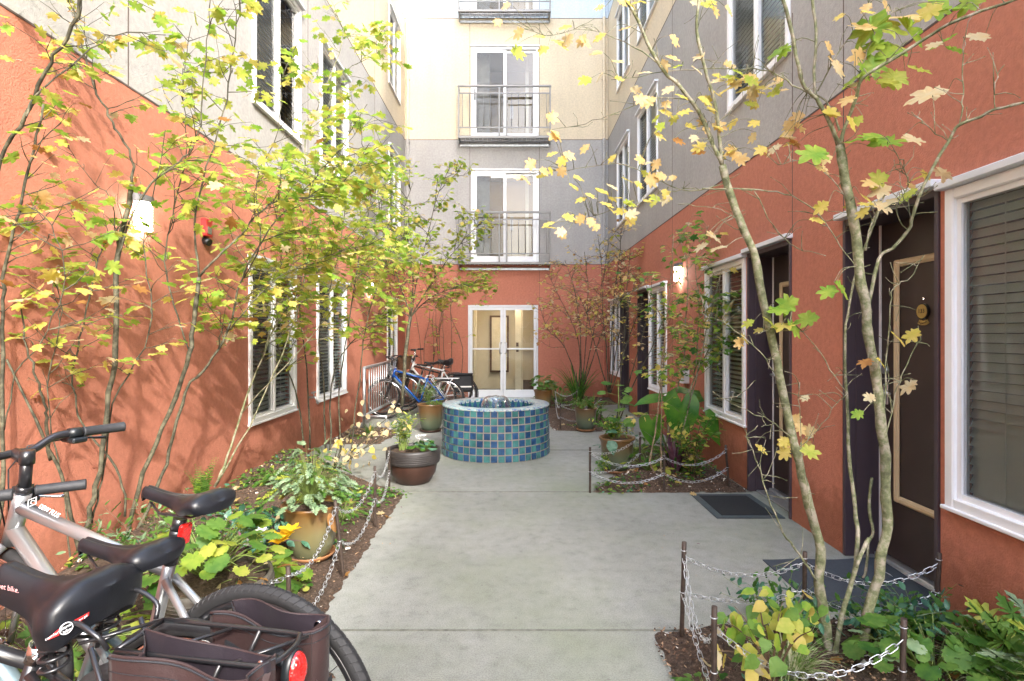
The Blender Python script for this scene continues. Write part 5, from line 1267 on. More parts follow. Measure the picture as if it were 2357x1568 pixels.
b0 = top('P3'); p = Plant(); p.stems(b0+Vector((-.03, 0, 0)), 'lance', .05, 16, .36, .26, {'leaf_fresh': 3, 'leaf_silver': 2, 'leaf_deep': 1}, 14, .003, lay=.7); p.rosette(b0+Vector((.08, -.05, 0)), 'oval', .05, 46, .09, .13, FR)
p.end('feathery_plant', 'darker feathery plant in the olive pot left of the fountain', 'plant', b0)
b0 = top('P4'); p = Plant(); p.rosette(b0+Vector((-.07, -.02, 0)), 'oval', .06, 60, .18, .15, FR); p.fern(b0+Vector((.06, 0, 0)), 8, .28, {'leaf_fresh': 1}, .6); p.rosette(b0+Vector((.11, 0, 0)), 'lance', .07, 18, .16, .10, {'leaf_brown': 2, 'leaf_fresh': 1})
p.end('herb_plant', 'bushy green herbs in the brown-rimmed pot behind fountain', 'plant', b0)
b0 = top('P5'); p = Plant()
p.stems(b0+Vector((-.10, -.05, 0)), 'oval', .035, 22, -.26, .16, {'leaf_fresh': 4, 'leaf_lime': 1, 'leaf_silver': 1}, 16, .0015, az=(2.3, 5.2), droop=-.2, lay=.8)
p.stems(b0+Vector((-.05, 0, 0)), 'oval', .04, 22, .22, .25, {'leaf_fresh': 4, 'leaf_deep': 2, 'leaf_lime': 1}, 12, .0018, lay=.8)
p.stems(b0, 'lance', .06, 14, .15, .2, {'leaf_lime': 2, 'leaf_brown': 1, 'leaf_fresh': 2}, 8, .002)
p.L.add('heart', b0+Vector((-.09, -.17, .02)), Vector((.1, -.3, -1)), Vector((-.2, -1, .3)), .15, p.use({'leaf_teal': 1})); p.L.add('heart', b0+Vector((-.02, -.1, .10)), Vector((-.6, -.3, .1)), Vector((0, -.5, 1)), .12, p.use({'leaf_teal': 1}))
p.end('trailing_plant', 'fine-leaved plant spilling over the left of a tan and green pot', 'plant', b0)
p = Plant(); q = b0+Vector((.02, .05, 0))
for i in range(14):
    z = .16+.033*i; a = 2.2*i; o = Vector((math.cos(a), math.sin(a)*.6, 0)); e = q+Vector((.01*math.sin(i), 0, z))+o*random.uniform(.05, .17); p.b.tube([q+Vector((.01*math.sin(i), 0, z-.03)), e], .002, 4); p.L.add('round', e, o+Vector((0, 0, .1)), Vector((0, -.35, 1))+rv(.2), random.uniform(.09, .15), p.use({'leaf_fresh': 3, 'leaf_deep': 1, 'leaf_lime': 1}))
p.b.tube([q, q+Vector((.01, 0, .3)), q+Vector((0, 0, .62))], [.007, .006, .003], 6)
p.end('hollyhock', 'tall lobed-leaf stalk rising above the trailing pot', 'plant', q)
b0 = top('P6'); p = Plant(); p.rosette(b0, 'round', .095, 60, .30, .22, {'leaf_fresh': 3, 'leaf_silver': 1.4, 'leaf_deep': 1}, .0025); p.rosette(b0+Vector((.12, 0, 0)), 'oval', .05, 40, .22, .22, {'leaf_silver': 2, 'leaf_fresh': 2})
p.end('geranium', 'round-leaved geranium in the pot beside the double door', 'plant', b0)
b0 = top('P7'); p = Plant(); p.rosette(b0+Vector((-.05, .02, 0)), 'round', .088, 74, .24, .28, {'leaf_fresh': 4, 'leaf_lime': 1.4, 'leaf_green': 1.5, 'leaf_deep': .7}, .003, .5)
p.rosette(b0+Vector((.08, .02, .0)), 'lance', .10, 12, .03, .16, {'leaf_brown': 2, 'leaf_pale': 2})
p.flower(b0+Vector((.14, .02, .14)), 'petal_white', .05); p.flower(b0+Vector((.17, .05, .19)), 'petal_white', .035); p.rosette(b0+Vector((.03, .1, .12)), 'lance', .05, 14, .10, .07, {'leaf_purple': 1})
p.end('begonia', 'lush lobed begonia leaves filling the wide planter behind bikes', 'plant', b0)
def bed(x, y): return Vector((x, y, bedz(x, y)))
# left bed
q = bed(-1.78, 2.75); p = Plant('stem_brown'); p.stems(q, 'lance', .055, 26, .42, .34, {'leaf_fresh': 3, 'leaf_silver': 2, 'leaf_deep': 1}, 14, .003, lay=.6); p.end('rose_bush', 'feathery small-leaved bush at the foot of the largest maple', 'plant', q)
q = bed(-1.45, 2.9); p = Plant(); p.rosette(q, 'round', .095, 40, .24, .30, {'leaf_fresh': 3, 'leaf_green': 2, 'leaf_lime': 1}, .003)
for k in range(3): p.flower(q+Vector((.20+.03*k, .05, .28+.03*k)), 'petal_yellow', .07, 6)
p.end('yellow_flower', 'broad-leaved plant with yellow blooms behind the top saddle', 'plant', q)
q = bed(-1.55, 3.35); p = Plant('stem_pink'); p.stems(q, 'oval', .068, 30, .25, .34, {'leaf_teal': 6, 'leaf_deep': 1}, 11, .003, lay=.45); p.rosette(q, 'oval', .07, 40, .20, .30, TE); p.end('hellebore', 'dark blue-green hellebore to the left of tan kale pot', 'plant', q)
q = bed(-2.22, 3.95); p = Plant(); p.fern(q, 9, .34, {'leaf_fresh': 2, 'leaf_green': 1, 'leaf_deep': 1}, .42); p.end('fern', 'upright green fern against the terracotta wall', 'plant', q)
q = bed(-1.75, 2.1); p = Plant(); p.rosette(q, 'maple5', .095, 50, .22, .34, {'leaf_fresh': 3, 'leaf_green': 2, 'leaf_lime': 2}, .003); p.rosette(q+Vector((.4, .12, 0)), 'maple5', .08, 24, .18, .24, {'leaf_green': 3, 'leaf_lime': 2}, .003); p.end('heuchera', 'bright lobed foliage under the middle saddle', 'plant', q)
for i, (x, y, l) in enumerate(((-1.2, 3.05, 'small fresh clump on the soil below the kale pot saucer'), (-1.08, 2.55, 'small fresh clump behind the front tyre'), (-1.32, 4.3, 'leafy clump behind the middle left chain'), (-1.55, 4.15, 'leafy clump directly behind the kale'), (-1.95, 4.6, 'dark clump near the wall under the green-stemmed maple'))):
    q = bed(x, y); p = Plant(); s_ = .7 if i < 2 else 1.2; p.rosette(q, 'round' if i < 2 else 'oval', .045*s_, 36 if i < 2 else 70, .09*s_, .10*s_*(1 if i < 2 else 1.6), FR, .0015); p.end('perennial', l, 'plant', q, 'small perennials in the left bed')
q = bed(-1.72, 5.3); p = Plant('bark_grey')          # redbud with pale yellow heart leaves
for (e, n) in ((P(925, 935, 5.2), 12), (P(880, 985, 5.1), 12), (P(905, 1000, 4.9), 8), (P(830, 950, 5.5), 10), (P(850, 1040, 5.0), 10), (P(800, 1000, 5.2), 10), (P(780, 1020, 5.0), 9), (P(955, 960, 5.3), 7)):
    c = crom([q, q.lerp(e, .5)+Vector((0, 0, .04)), e], 5); p.b.tube(c, [lerp(.008, .0015, j/(len(c)-1)) for j in range(len(c))], 5, cap=False)
    for j in range(n):
        pp = c[random.randint(3, len(c)-1)]+rv(.07); p.L.add('heart', pp, Vector((random.gauss(0, .7), random.gauss(0, .4), -.5)), Vector((random.gauss(0, .5), -.8, .8)), random.uniform(.035, .068), p.use(PY))
p.end('redbud_shrub', 'arching redbud with pale yellow heart leaves above the bowl pot', 'shrub', q)
q = bed(-2.05, 7.9); p = Plant(); p.tuft(q, 60, .22, FR); p.end('sedge', 'small dark sedge below the second left window', 'plant', q)
# right front bed
q = bed(1.03, 2.22); p = Plant('stem_brown')
ends = [P(1690, 1395, 2.3), P(1740, 1370, 2.4), P(1670, 1430, 2.2), P(1850, 1365, 2.35), P(1890, 1400, 2.3), P(1850, 1400, 2.25), P(1800, 1410, 2.2), P(1760, 1440, 2.1), P(1710, 1460, 2.1), P(1840, 1440, 2.15), P(1870, 1450, 2.05), P(1700, 1510, 2.05), P(1745, 1490, 2.0), P(1730, 1540, 2.0), P(1640, 1500, 2.15), P(1800, 1385, 2.4)]
for e in ends:
    c = crom([q, q.lerp(e, .55)+Vector((0, 0, .05)), e], 5); p.b.tube(c, [lerp(.005, .0012, j/(len(c)-1)) for j in range(len(c))], 5, cap=False)
    yel = (e.x < 1.0 and e.z < .30)
    for j in range(5):
        pp = c[random.randint(6, len(c)-1)]+rv(.035); p.L.add('heart', pp, Vector((random.gauss(0, .8), random.gauss(0, .4), -.45)), Vector((random.gauss(0, .35), -.55, 1)), random.uniform(.040, .075), p.use({'leaf_yellow': 2, 'leaf_pale': 1.5, 'leaf_lime': 1} if yel else {'leaf_fresh': 2.5, 'leaf_green': 2, 'leaf_lime': 4, 'leaf_yellow': .6}))
p.end('redbud_seedling', 'redbud seedling with green and yellow heart leaves at right front', 'shrub', q)
for x, y, l in ((1.14, 2.28, 'variegated grass tuft under the yellowing redbud leaves'), (1.86, 2.16, 'variegated grass tuft at the far right of the front bed')):
    q = bed(x, y); p = Plant(); p.tuft(q, 170, .22, {'leaf_cream': 4, 'leaf_fresh': 1}, 1.1, .8, .05); p.end('grass_tuft', l, 'grass', q, 'variegated grass tufts of the front right bed')
q = bed(1.72, 2.26); p = Plant(); p.rosette(q, 'round', .078, 56, .17, .27, {'leaf_fresh': 4, 'leaf_deep': 2, 'leaf_silver': 1}, .003, .5, start=.08); p.rosette(q+Vector((-.15, .05, 0)), 'round', .085, 12, .12, .12, {'leaf_fresh': 3, 'leaf_silver': 1}); p.end('lady_mantle', 'scalloped round leaves behind the leaning front stake', 'plant', q)
q = bed(1.85, 2.55); p = Plant(); p.stems(q, 'oval', .045, 30, .16, .32, DK, 10, .0018, lay=.5); p.end('periwinkle', 'dark glossy periwinkle near the last stake by the door', 'plant', q)
q = bed(1.30, 2.66); p = Plant(); p.stems(q, 'oval', .045, 34, .17, .36, DK, 10, .0018, lay=.5); p.end('periwinkle', 'dark glossy periwinkle along the edge behind the tree trunks', 'plant', q)
q = bed(1.62, 2.50); p = Plant(); p.stems(q, 'oval', .045, 16, .14, .16, TE, 9, .0018, lay=.5); p.end('periwinkle', 'teal periwinkle clump right of the stoutest trunk', 'plant', q)
q = bed(2.04, 2.05); p = Plant(); p.rosette(q, 'lacy', .17, 60, .26, .24, {'leaf_silver': 2, 'leaf_fresh': 3, 'leaf_lime': .5}, .004, -.3, low=.5, tz=1.0); p.rosette(q, 'lacy', .15, 40, .12, .22, {'leaf_silver': 2, 'leaf_fresh': 2}, .004, tz=.4); p.end('artichoke', 'jagged silvery artichoke leaves against the right wall corner', 'plant', q)
q = bed(.76, 2.15); p = Plant(); p.rosette(q, 'oval', .05, 36, .09, .13, FR, .0015); p.end('perennial', 'low oval-leaved sprout beside the thick front stake', 'plant', q)
# right middle bed
q = bed(1.72, 6.1); p = Plant()
for e, tip, nr, sz in ((P(1530, 912, 6.0), (-.8, -.2, -.15), (0, -.45, 1), .36), (P(1545, 905, 6.2), (.3, -.3, .1), (.1, -.4, 1), .34), (P(1567, 915, 5.8), (-.1, -.35, -1), (-.2, -1, .2), .44), (P(1500, 960, 6.0), (-.1, -.2, -1), (-.4, -.8, .4), .30), (P(1620, 960, 5.9), (.5, -.3, -.7), (.2, -.9, .5), .36), (P(1590, 915, 6.4), (.7, .1, .1), (.1, -.5, 1), .30)):
    p.b.tube(crom([q, q.lerp(e, .6)+Vector((0, 0, .08)), e], 5), [.012, .011, .010, .009, .009, .008, .008, .007, .006, .006, .005], 6); p.L.add('taro', e, Vector(tip), Vector(nr), sz, p.use({'leaf_taro': 3, 'leaf_deep': 1}))
p.end('elephant_ear', 'huge arrow-shaped elephant ear leaves under the right window', 'plant', q)
q = bed(1.63, 5.6); p = Plant(); p.tuft(q, 46, .50, {'leaf_purple': 3, 'leaf_deep': .6}, .75, 1.5, .04); p.end('cordyline', 'purple strap-leaved cordyline between the maple stems', 'plant', q)
q = bed(1.74, 5.38); p = Plant('stem_brown'); p.stems(q, 'oval', .062, 22, .62, .34, {'leaf_fresh': 4, 'leaf_deep': 2, 'leaf_lime': 2, 'leaf_yellow': .8}, 17, .003, lay=.5, f0=.08); p.end('oval_leaf_shrub', 'oval-leaved green and yellow shrub beside the right wall', 'shrub', q)
q = bed(1.45, 6.55); p = Plant(); p.rosette(q, 'oval', .09, 70, .20, .42, TE, .003); p.end('hellebore', 'low dark hellebore behind the trailing pot', 'plant', q)
q = bed(1.40, 5.75); p = Plant(); p.rosette(q, 'round', .075, 50, .22, .30, {'leaf_fresh': 3, 'leaf_lime': 2, 'leaf_deep': 1}, .002); p.end('perennial', 'leafy perennial filling in behind the trailing pot', 'plant', q)
# rear right
q = bed(1.28, 11.0); p = Plant(); p.tuft(q, 44, .95, {'leaf_deep': 3, 'leaf_fresh': 1}, .62, 1.3, .05); p.end('flax', 'spiky green flax at the foot of the rear right maple', 'plant', q)
q = bed(.90, 11.3); p = Plant(); p.rosette(q, 'oval', .09, 80, .40, .45, {'leaf_silver': 1, 'leaf_deep': 2, 'leaf_fresh': 2}, .004); p.end('shrub', 'low shrub behind the pot beside the double door', 'shrub', q)
q = bed(1.30, 9.0); p = Plant(); p.tuft(q, 50, .5, {'leaf_deep': 3, 'leaf_fresh': 2}, .9, 1, .05); p.end('sedge', 'arching sedge behind the rear herb pot', 'plant', q)
# ground cover and fallen leaves
def cover(name, spots, proto, size, w, n):
    L_ = Leaves(); lv = list(w)
    for i in range(n):
        x, y, r = random.choices(spots, [s[2]**2 for s in spots])[0]; a = random.uniform(0, 6.28); rr = r*math.sqrt(random.random())*random.uniform(.7, 1.1)
        X, Y_ = x+rr*math.cos(a), y+rr*math.sin(a)
        if X < XL+.03 or X > XR-.03: continue
        L_.add(proto, (X, Y_, bedz(X, Y_)+random.uniform(.008, .055)*(1.3-rr/r)), (random.gauss(0, 1), random.gauss(0, 1), random.uniform(-.3, .3)), (random.gauss(0, .35), random.gauss(0, .35)-.15, 1), size*random.uniform(.55, 1.25), pick(w))
    o = L_.build(name, lv, None); kind(o, 'stuff'); return o
cover('ground_ivy', [(-1.28, 4.75, .30), (-1.1, 4.95, .16), (-1.55, 4.7, .32), (-1.42, 4.0, .24), (-1.9, 3.9, .30), (-2.1, 4.6, .30), (-2.05, 5.3, .32), (-1.25, 3.75, .14), (-2.2, 3.0, .22), (-1.7, 3.05, .2), (.92, 5.18, .20), (1.15, 5.22, .14), (1.75, 5.5, .22), (2.0, 5.8, .2), (1.5, 5.25, .12), (1.85, 2.5, .24), (1.25, 2.6, .2), (2.0, 2.3, .2), (1.0, 2.05, .2), (1.1, 8.7, .25), (1.0, 11.0, .3), (-2.1, 7.7, .2), (-1.5, 1.9, .3)], 'oval', .042, {'leaf_fresh': 4, 'leaf_deep': 3, 'leaf_teal': 1.5, 'leaf_lime': .7}, 2600)
cover('fallen_leaves', [(-1.5, 3.4, .5), (-1.4, 2.6, .4), (-2.0, 4.2, .5), (-1.3, 4.4, .4), (.95, 2.45, .35), (1.6, 2.2, .4), (1.5, 5.3, .5), (1.0, 8.6, .3), (-2.0, 7.8, .4)], 'maple', .06, {'leaf_brown': 3, 'leaf_orange': 2, 'leaf_pale': 2, 'leaf_yellow': 1}, 95)
L_ = Leaves()
for i in range(110):
    x, y = random.uniform(-.95, 1.9), random.uniform(2.2, 8)
    if random.random() < .55: x = random.choice((random.uniform(-.98, -.7), random.uniform(.5, 1.9))); L_.add('lance', (x, y, .004), (random.gauss(0, 1), random.gauss(0, 1), 0), (random.gauss(0, .1), 0, 1), random.uniform(.008, .026), random.choice(['leaf_brown', 'leaf_brown', 'leaf_purple', 'leaf_purple']))
kind(L_.build('leaf_litter', ['leaf_brown', 'leaf_purple'], None), 'stuff')
# ---------------------------------------------------------------- bicycles
def saddle_mesh(c, L, wr, wn, thick, nose_drop=.0, sag=.010, rise=.012, pitch=0):
    """padded saddle: rows from nose to tail; c is the middle of the top"""
    b = MB(); rows = []; n = 34; m = 15
    for i in range(n+1):
        t = i/n if i < n-8 else 1-(1-(n-8)/n)*((n-i)/8)**1.8; x = L*(.52-t)
        w = wn+(wr-wn)*sstep(.38, .86, t); w *= (math.sin(min(1, t/.10)*math.pi/2)**.5 if t < .10 else 1); w *= (max(.0, 1-((t-.90)/.1001)**2))**.5 if t > .90 else 1
        w = max(w, .004)
        zt = c.z-nose_drop*sstep(.25, 0, t)-sag*math.sin(math.pi*min(1, t/.82))+rise*sstep(.6, .9, t)-.022*sstep(.9, 1, t)-.02*sstep(.06, 0, t)
        th = thick*(.62+.38*sstep(.25, .75, t))*(1-.45*sstep(.9, 1, t))
        row = []
        for j in range(m+1):
            u = -1+2*j/m; a = abs(u)
            if a <= .72: yy = w*.93*(a/.72)**.95; zz = zt-th*.30*(a/.72)**2.6-.004*math.exp(-(a/.12)**2)
            else: f = (a-.72)/.28; yy = w*(.93+.09*math.sin(f*2.2)-.22*f*f); zz = zt-th*.30-th*.70*f
            row.append((c.x+x, c.y+(yy if u > 0 else -yy), zz))
        rows.append(row)
    b.grid(rows, 0, True); b.poly(rows[-1]); b.poly(rows[0])
    b.grid([[r[0], ((r[0][0]), c.y, r[0][2]+.012), r[-1]] for r in rows], 0, True, flip=True)
    return b
def wheel(parent, cx, R_, spokes=28, tw=.019, tread=False, n=64):
    b = MB()
    pr = [(R_-.034, -tw*.62), (R_-.022, -tw*.98), (R_-.010, -tw*.86), (R_-.002, -tw*.45), (R_, 0), (R_-.002, tw*.45), (R_-.010, tw*.86), (R_-.022, tw*.98), (R_-.034, tw*.62)]
    rows = [[(cx+r*math.cos(2*math.pi*j/n), y, R_+r*math.sin(2*math.pi*j/n)) for j in range(n)] for r, y in pr]; b.grid(rows, 0, True, closeu=True)
    if tread:
        k = 92
        for j in range(k):
            for sg in (-1, 1):
                a = 2*math.pi*(j+(.5 if sg > 0 else 0))/k; pts = []
                for r, y, da in ((R_+.0015, sg*.001, .010), (R_+.0012, sg*tw*.30, .006), (R_-.0065, sg*tw*.84, -.012), (R_-.010, sg*tw*.92, -.018)): pts.append((r, y, a+da))
                q = [[(cx+r*math.cos(aa+d), y, R_+r*math.sin(aa+d)) for d in (-.024, .024)] for r, y, aa in pts]
                b.grid(q, 0, False)
                q2 = [[(cx+(r-.004)*math.cos(aa+d), y*.97, R_+(r-.004)*math.sin(aa+d)) for d in (-.026, .026)] for r, y, aa in pts]
                for e in (0, 1): b.grid([[x[e] for x in q], [x[e] for x in q2]], 0, False)
    w_ = b.build('wheel', 'tyre', parent)
    b = MB(); pr = [(R_-.034, -.011), (R_-.052, -.0095), (R_-.056, 0), (R_-.052, .0095), (R_-.034, .011), (R_-.036, 0)]
    b.grid([[(cx+r*math.cos(2*math.pi*j/n), y, R_+r*math.sin(2*math.pi*j/n)) for j in range(n)] for r, y in pr], 0, True, closeu=True, closev=True)
    b.build('rim', 'bike_black' if tread else 'chrome', w_)
    b = MB()
    for j in range(spokes):
        a = 2*math.pi*j/spokes; s = 1 if j % 2 else -1; a2 = a+s*(.9 if (j//2) % 2 else -.9)
        b.tube([(cx+.02*math.cos(a2), s*.028, R_+.02*math.sin(a2)), (cx+(R_-.055)*math.cos(a), 0, R_+(R_-.055)*math.sin(a))], .0011, 4, cap=False)
    b.build('spokes', 'chrome' if not tread else 'bike_black', w_)
    b = MB(); b.tube([(cx, -.05, R_), (cx, -.032, R_), (cx, -.03, R_), (cx, .03, R_), (cx, .032, R_), (cx, .05, R_)], [.012, .012, .024, .024, .012, .012], 12); b.build('hub', 'chrome', w_)
def bike(label, O, phi, col, Rw=.345, cz=.72, cx=-.13, hx=.42, hz=.84, sz=.90, sx=None, seat='sport', smat='saddle_vinyl', bz=.98, bar='riser', rack=None, tread=False, det=True, post='bike_black', tilt=0, group=None, cs=.43, fender=None, grip='rubber_grip'):
    t = thing('bicycle', label, 'bicycle', O, group, rz=math.pi-R(phi), local=True)
    V = Vector; A = V((-cs, 0, Rw)); BBk = V((0, 0, .285)); C_ = V((cx, 0, cz)); H1 = V((hx, 0, hz)); H2 = V((hx+.045, 0, hz-.13)); FA = V((.60, 0, Rw)); sd = (C_-BBk).normalized(); hd = (H1-H2).normalized()
    b = MB(); s = 8 if not det else 14
    b.tube([BBk, C_+sd*.03], .0165, s); b.tube([C_, H1-hd*.035], [.0150, .0205] if det else .016, s); b.tube([BBk, H2+hd*.03], [.021, .024] if det else .02, s); b.tube([H2-hd*.02, H1+hd*.012], .0235, s)
    b.tube([BBk+V((0, -.035, 0)), BBk+V((0, .035, 0))], .022, s)
    for y in (-1, 1):
        b.tube([BBk+V((-.03, y*.022, 0)), A+V((.02, y*.058, 0))], [.011, .008], 7); b.tube([C_+V((-.005, y*.014, -.015)), C_.lerp(A, .30)+V((0, y*.030, 0)), C_.lerp(A, .40)+V((0, y*.040, 0)), A+V((.0, y*.060, .01))], [.0105, .010, .009, .008], 8)
    k = C_.lerp(A, .36); b.tube([k+V((0, -.036, 0)), k+V((0, .036, 0))], .009, 7)
    fr = b.build('frame', col, t)
    if det:
        b = MB(); b.tube([C_+sd*.028, C_+sd*.05], .0195, s); b.build('seat_collar', post if post != col else 'bike_black', t); b = MB(); b.tube([H1+hd*.012, H1+hd*.035], .021, s); b.build('headset', 'bike_black', t)
    b = MB()
    for y in (-1, 1): b.tube([H2-hd*.02+V((0, y*.02, 0)), H2-hd*.05+V((0, y*.052, 0)), FA.lerp(H2, .5)+V((.0, y*.055, 0)), FA+V((0, y*.052, 0))], [.016, .015, .012, .009], 8)
    b.build('fork', col if det else 'bike_black', t)
    wheel(t, -cs, Rw, 28 if det else 20, .020, tread, 96 if tread else 48); wheel(t, .60, Rw, 28 if det else 20, .019, False, 48)
    # cranks
    b = MB(); ring = [(.088*math.cos(2*math.pi*j/28), -.045, .285+.088*math.sin(2*math.pi*j/28)) for j in range(28)]; b.tube(ring, .005, 5, closed=True)
    for j in range(5): b.tube([(0, -.045, .285), (.085*math.cos(j*1.2566), -.045, .285+.085*math.sin(j*1.2566))], .005, 5)
    for y, sg in ((-.07, 1), (.07, -1)): b.tube([(0, y, .285), (.15*sg, y*1.1, .285-.08*sg)], [.012, .009], 7)
    b.tube([(.0, -.06, .285), (0, .06, .285)], .01, 8); cr = b.build('crank', 'bike_black' if not det else 'aluminium', t)
    for y, sg in ((-.12, 1), (.12, -1)):
        b = MB(); b.box((.15*sg, y, .285-.08*sg), (.09, .07, .018), 0, bev=.004); b.build('pedal', 'black_plastic', cr)
    # seat
    ptop = V((C_.x+sd.x*(sz-.075-C_.z)/sd.z, 0, sz-.075))
    b = MB(); b.tube([C_, ptop], .0135, 12); b.tube([ptop-sd*.035, ptop], .018, 12); b.build('seatpost', post, t)
    sc = V((ptop.x-.01 if sx is None else sx, 0, sz))
    if seat == 'sport': sm = saddle_mesh(V((0, 0, 0)), .275, .076, .020, .047, sag=.013)
    else: sm = saddle_mesh(V((0, 0, 0)),   .285, .115, .032, .125, .004, sag=.022, rise=.016)
    Mt = Matrix.Rotation(R(tilt), 4, 'Y'); sm.v = [sc+(Mt @ v) for v in sm.v]
    sad = sm.build('saddle', smat, t)
    b = MB()
    for y in (-.022, .022): b.tube([sc+V((.105, y*.4, -.040)), sc+V((.06, y, -.062)), sc+V((-.05, y, -.062)), sc+V((-.10, y*1.5, -.045))], .0036, 6)
    if seat == 'comfort':
        for y in (-.06, .06):
            pts = [sc+V((-.06+.024*math.cos(a), y+.024*math.sin(a), -.175+.085*a/(2*math.pi*4))) for a in [2*math.pi*4*k/60 for k in range(61)]]; b.tube(pts, .0042, 6)
            b.tube([sc+V((-.06, y, -.172)), sc+V((.01, y*.5, -.165)), sc+V((.06, y*.3, -.10))], .0042, 6)
    b.build('rails', 'bike_black', sad)
    # bars
    st0 = H1+hd*.03; bx = hx-.04+.075; b = MB(); bc = V((bx, 0, bz-(.03 if bar == 'riser' else 0)))
    b.tube([st0, V((st0.x-.01, 0, bc.z-.01))], .0165, 12); b.tube([V((st0.x-.01, 0, bc.z-.018)), bc], [.0185, .0165], 12); b.tube([V((st0.x-.0105, 0, bc.z-.03)), V((st0.x-.012, 0, bc.z+.012))], .020, 14)
    b.build('stem', 'bike_black' if post != 'chrome' else 'chrome', t)
    b = MB(); hw = .31; up = .035 if bar == 'riser' else .0; back = .05 if bar != 'sweep' else .13
    half = [V((bx, 0, bc.z)), V((bx, .05, bc.z)), V((bx-.005, .11, bc.z+up*.9)), V((bx-.02, .18, bc.z+up)), V((bx-back, hw, bc.z+up))]
    pts = [V((p.x, -p.y, p.z)) for p in half[::-1]]+half[1:]; b.tube(crom(pts, 4), .0125, 10)
    hb = b.build('handlebar', 'bike_black' if det else 'chrome', t)
    for y in (-1, 1):
        e = V((bx-back, y*hw, bc.z+up)); i_ = V((bx-.02, y*.18, bc.z+up)); d = (e-i_).normalized()
        b = MB(); b.tube([e-d*.125, e-d*.121, e-d*.118, e-d*.004, e, e+d*.002], [.0165, .0175, .0160, .0165, .0175, .012], 14); b.build('grip', grip, hb)
        if det:
            b = MB(); q = e-d*.145; b.tube([q-d*.022, q+d*.014], .0175, 12)
            if bar == 'sweep': b.tube([e-d*.178, e-d*.128], .0215, 16)
            b.box(q+V((.030, 0, -.020)), (.045, .035, .024), 0, bev=.006); b.box(q+V((-.01, .0, -.024)), (.03, .05, .018), 0, bev=.005)
            b.tube([q+V((.03, 0, -.02)), q-d*.10+V((.05, 0, -.03)), bc+V((.06, y*.02, -.06)), H1+V((.06, 0, -.15))], .0025, 5)
            b.build('shifter', 'black_plastic', hb)
            b = MB(); l0 = q+V((.035, 0, -.012)); b.tube(crom([l0, l0+d*.03+V((.022, 0, -.010)), l0+d*.09+V((.026, 0, -.022)), l0+d*.125+V((.020, 0, -.026))], 3), [.006, .0055, .005, .0045, .0045, .004, .004, .0045, .005, .006], 8); b.build('brake_lever', 'chrome' if bar == 'sweep' else 'bike_black', hb)
    if fender:
        for cc in (-cs, .6):
            b = MB(); rr = Rw+.018; a0, a1 = (20, 200) if cc < 0 else (10, 160); rows = []
            for j in range(33):
                a = R(lerp(a0, a1, j/32)) if cc < 0 else R(lerp(a0, a1, j/32)); rows.append([(cc+(rr-.012*abs(u)**2)*math.cos(a), u*.026, Rw+(rr-.012*abs(u)**2)*math.sin(a)) for u in (-1, -.6, 0, .6, 1)])
            b.grid(rows, 0, True); b.build('fender', fender, t)
    if rack:
        z, x0, x1 = rack['z'], rack['x0'], rack['x1']; b = MB(); hw = .060; r = .0052
        b.tube(crom([V((x0, hw, z)), V((x1+.04, hw, z)), V((x1, hw*.7, z)), V((x1-.008, 0, z)), V((x1, -hw*.7, z)), V((x1+.04, -hw, z)), V((x0, -hw, z))], 4), r, 8)
        for k in range(3):
            for yy in (0,): b.tube([V((lerp(x0+.05, x1+.03, k/2)-.045, -hw*.9, z+.0)), V((lerp(x0+.05, x1+.03, k/2)+.045, hw*.9, z))], r*.72, 6)
        b.tube([V((x0, -hw, z)), V((x0, hw, z))], r, 6)
        for y in (-1, 1):
            b.tube(crom([V((x0+.02, y*hw, z)), V((x0+.03, y*(hw+.012), z+.03)), V((x0+.09, y*(hw+.012), z+.055)), V((x0+.15, y*(hw+.008), z+.03)), V((x0+.16, y*hw*.8, z-.07))], 4), r, 8)
            for xx in (x0+.06, x1+.10): b.tube([V((xx, y*hw, z)), A+V((0, y*.066, .03))], r, 7)
        b.build('rack', rack['mat'], t)
        if rack.get('light'):
            b = MB(); o = V((x1-.012, -.01, z-.045)); rows = []
            for i in range(9):
                f = i/8*math.pi/2; rows.append([o+V((-.020*math.sin(f)-.002, .027*math.cos(f)*math.cos(a), .038*math.cos(f)*math.sin(a))) for a in [2*math.pi*j/22 for j in range(22)]])
            b.grid(rows, 0, True, closeu=True); tl = b.build('tail_light', 'reflect_red', t)
            b = MB(); rows = [[o+V((x_, s_*.031*math.cos(a), s_*.042*math.sin(a))) for a in [2*math.pi*j/22 for j in range(22)]] for x_, s_ in ((.016, .8), (.012, 1), (-.003, 1), (-.004, .9))]; b.grid(rows, 0, True, closeu=True); b.tube([o, o+V((.05, 0, .02))], .008, 8); b.build('housing', 'black_plastic', tl)
    return t, dict(C=C_, sd=sd, ptop=ptop, sc=sc, bc=bc, H1=H1, H2=H2, A=A)
def mark(parent, pts, mat, name):
    b = MB(); b.poly(pts); return b.build(name, mat, parent)
GB = .11; FG = 'bicycles parked in the lower left corner'
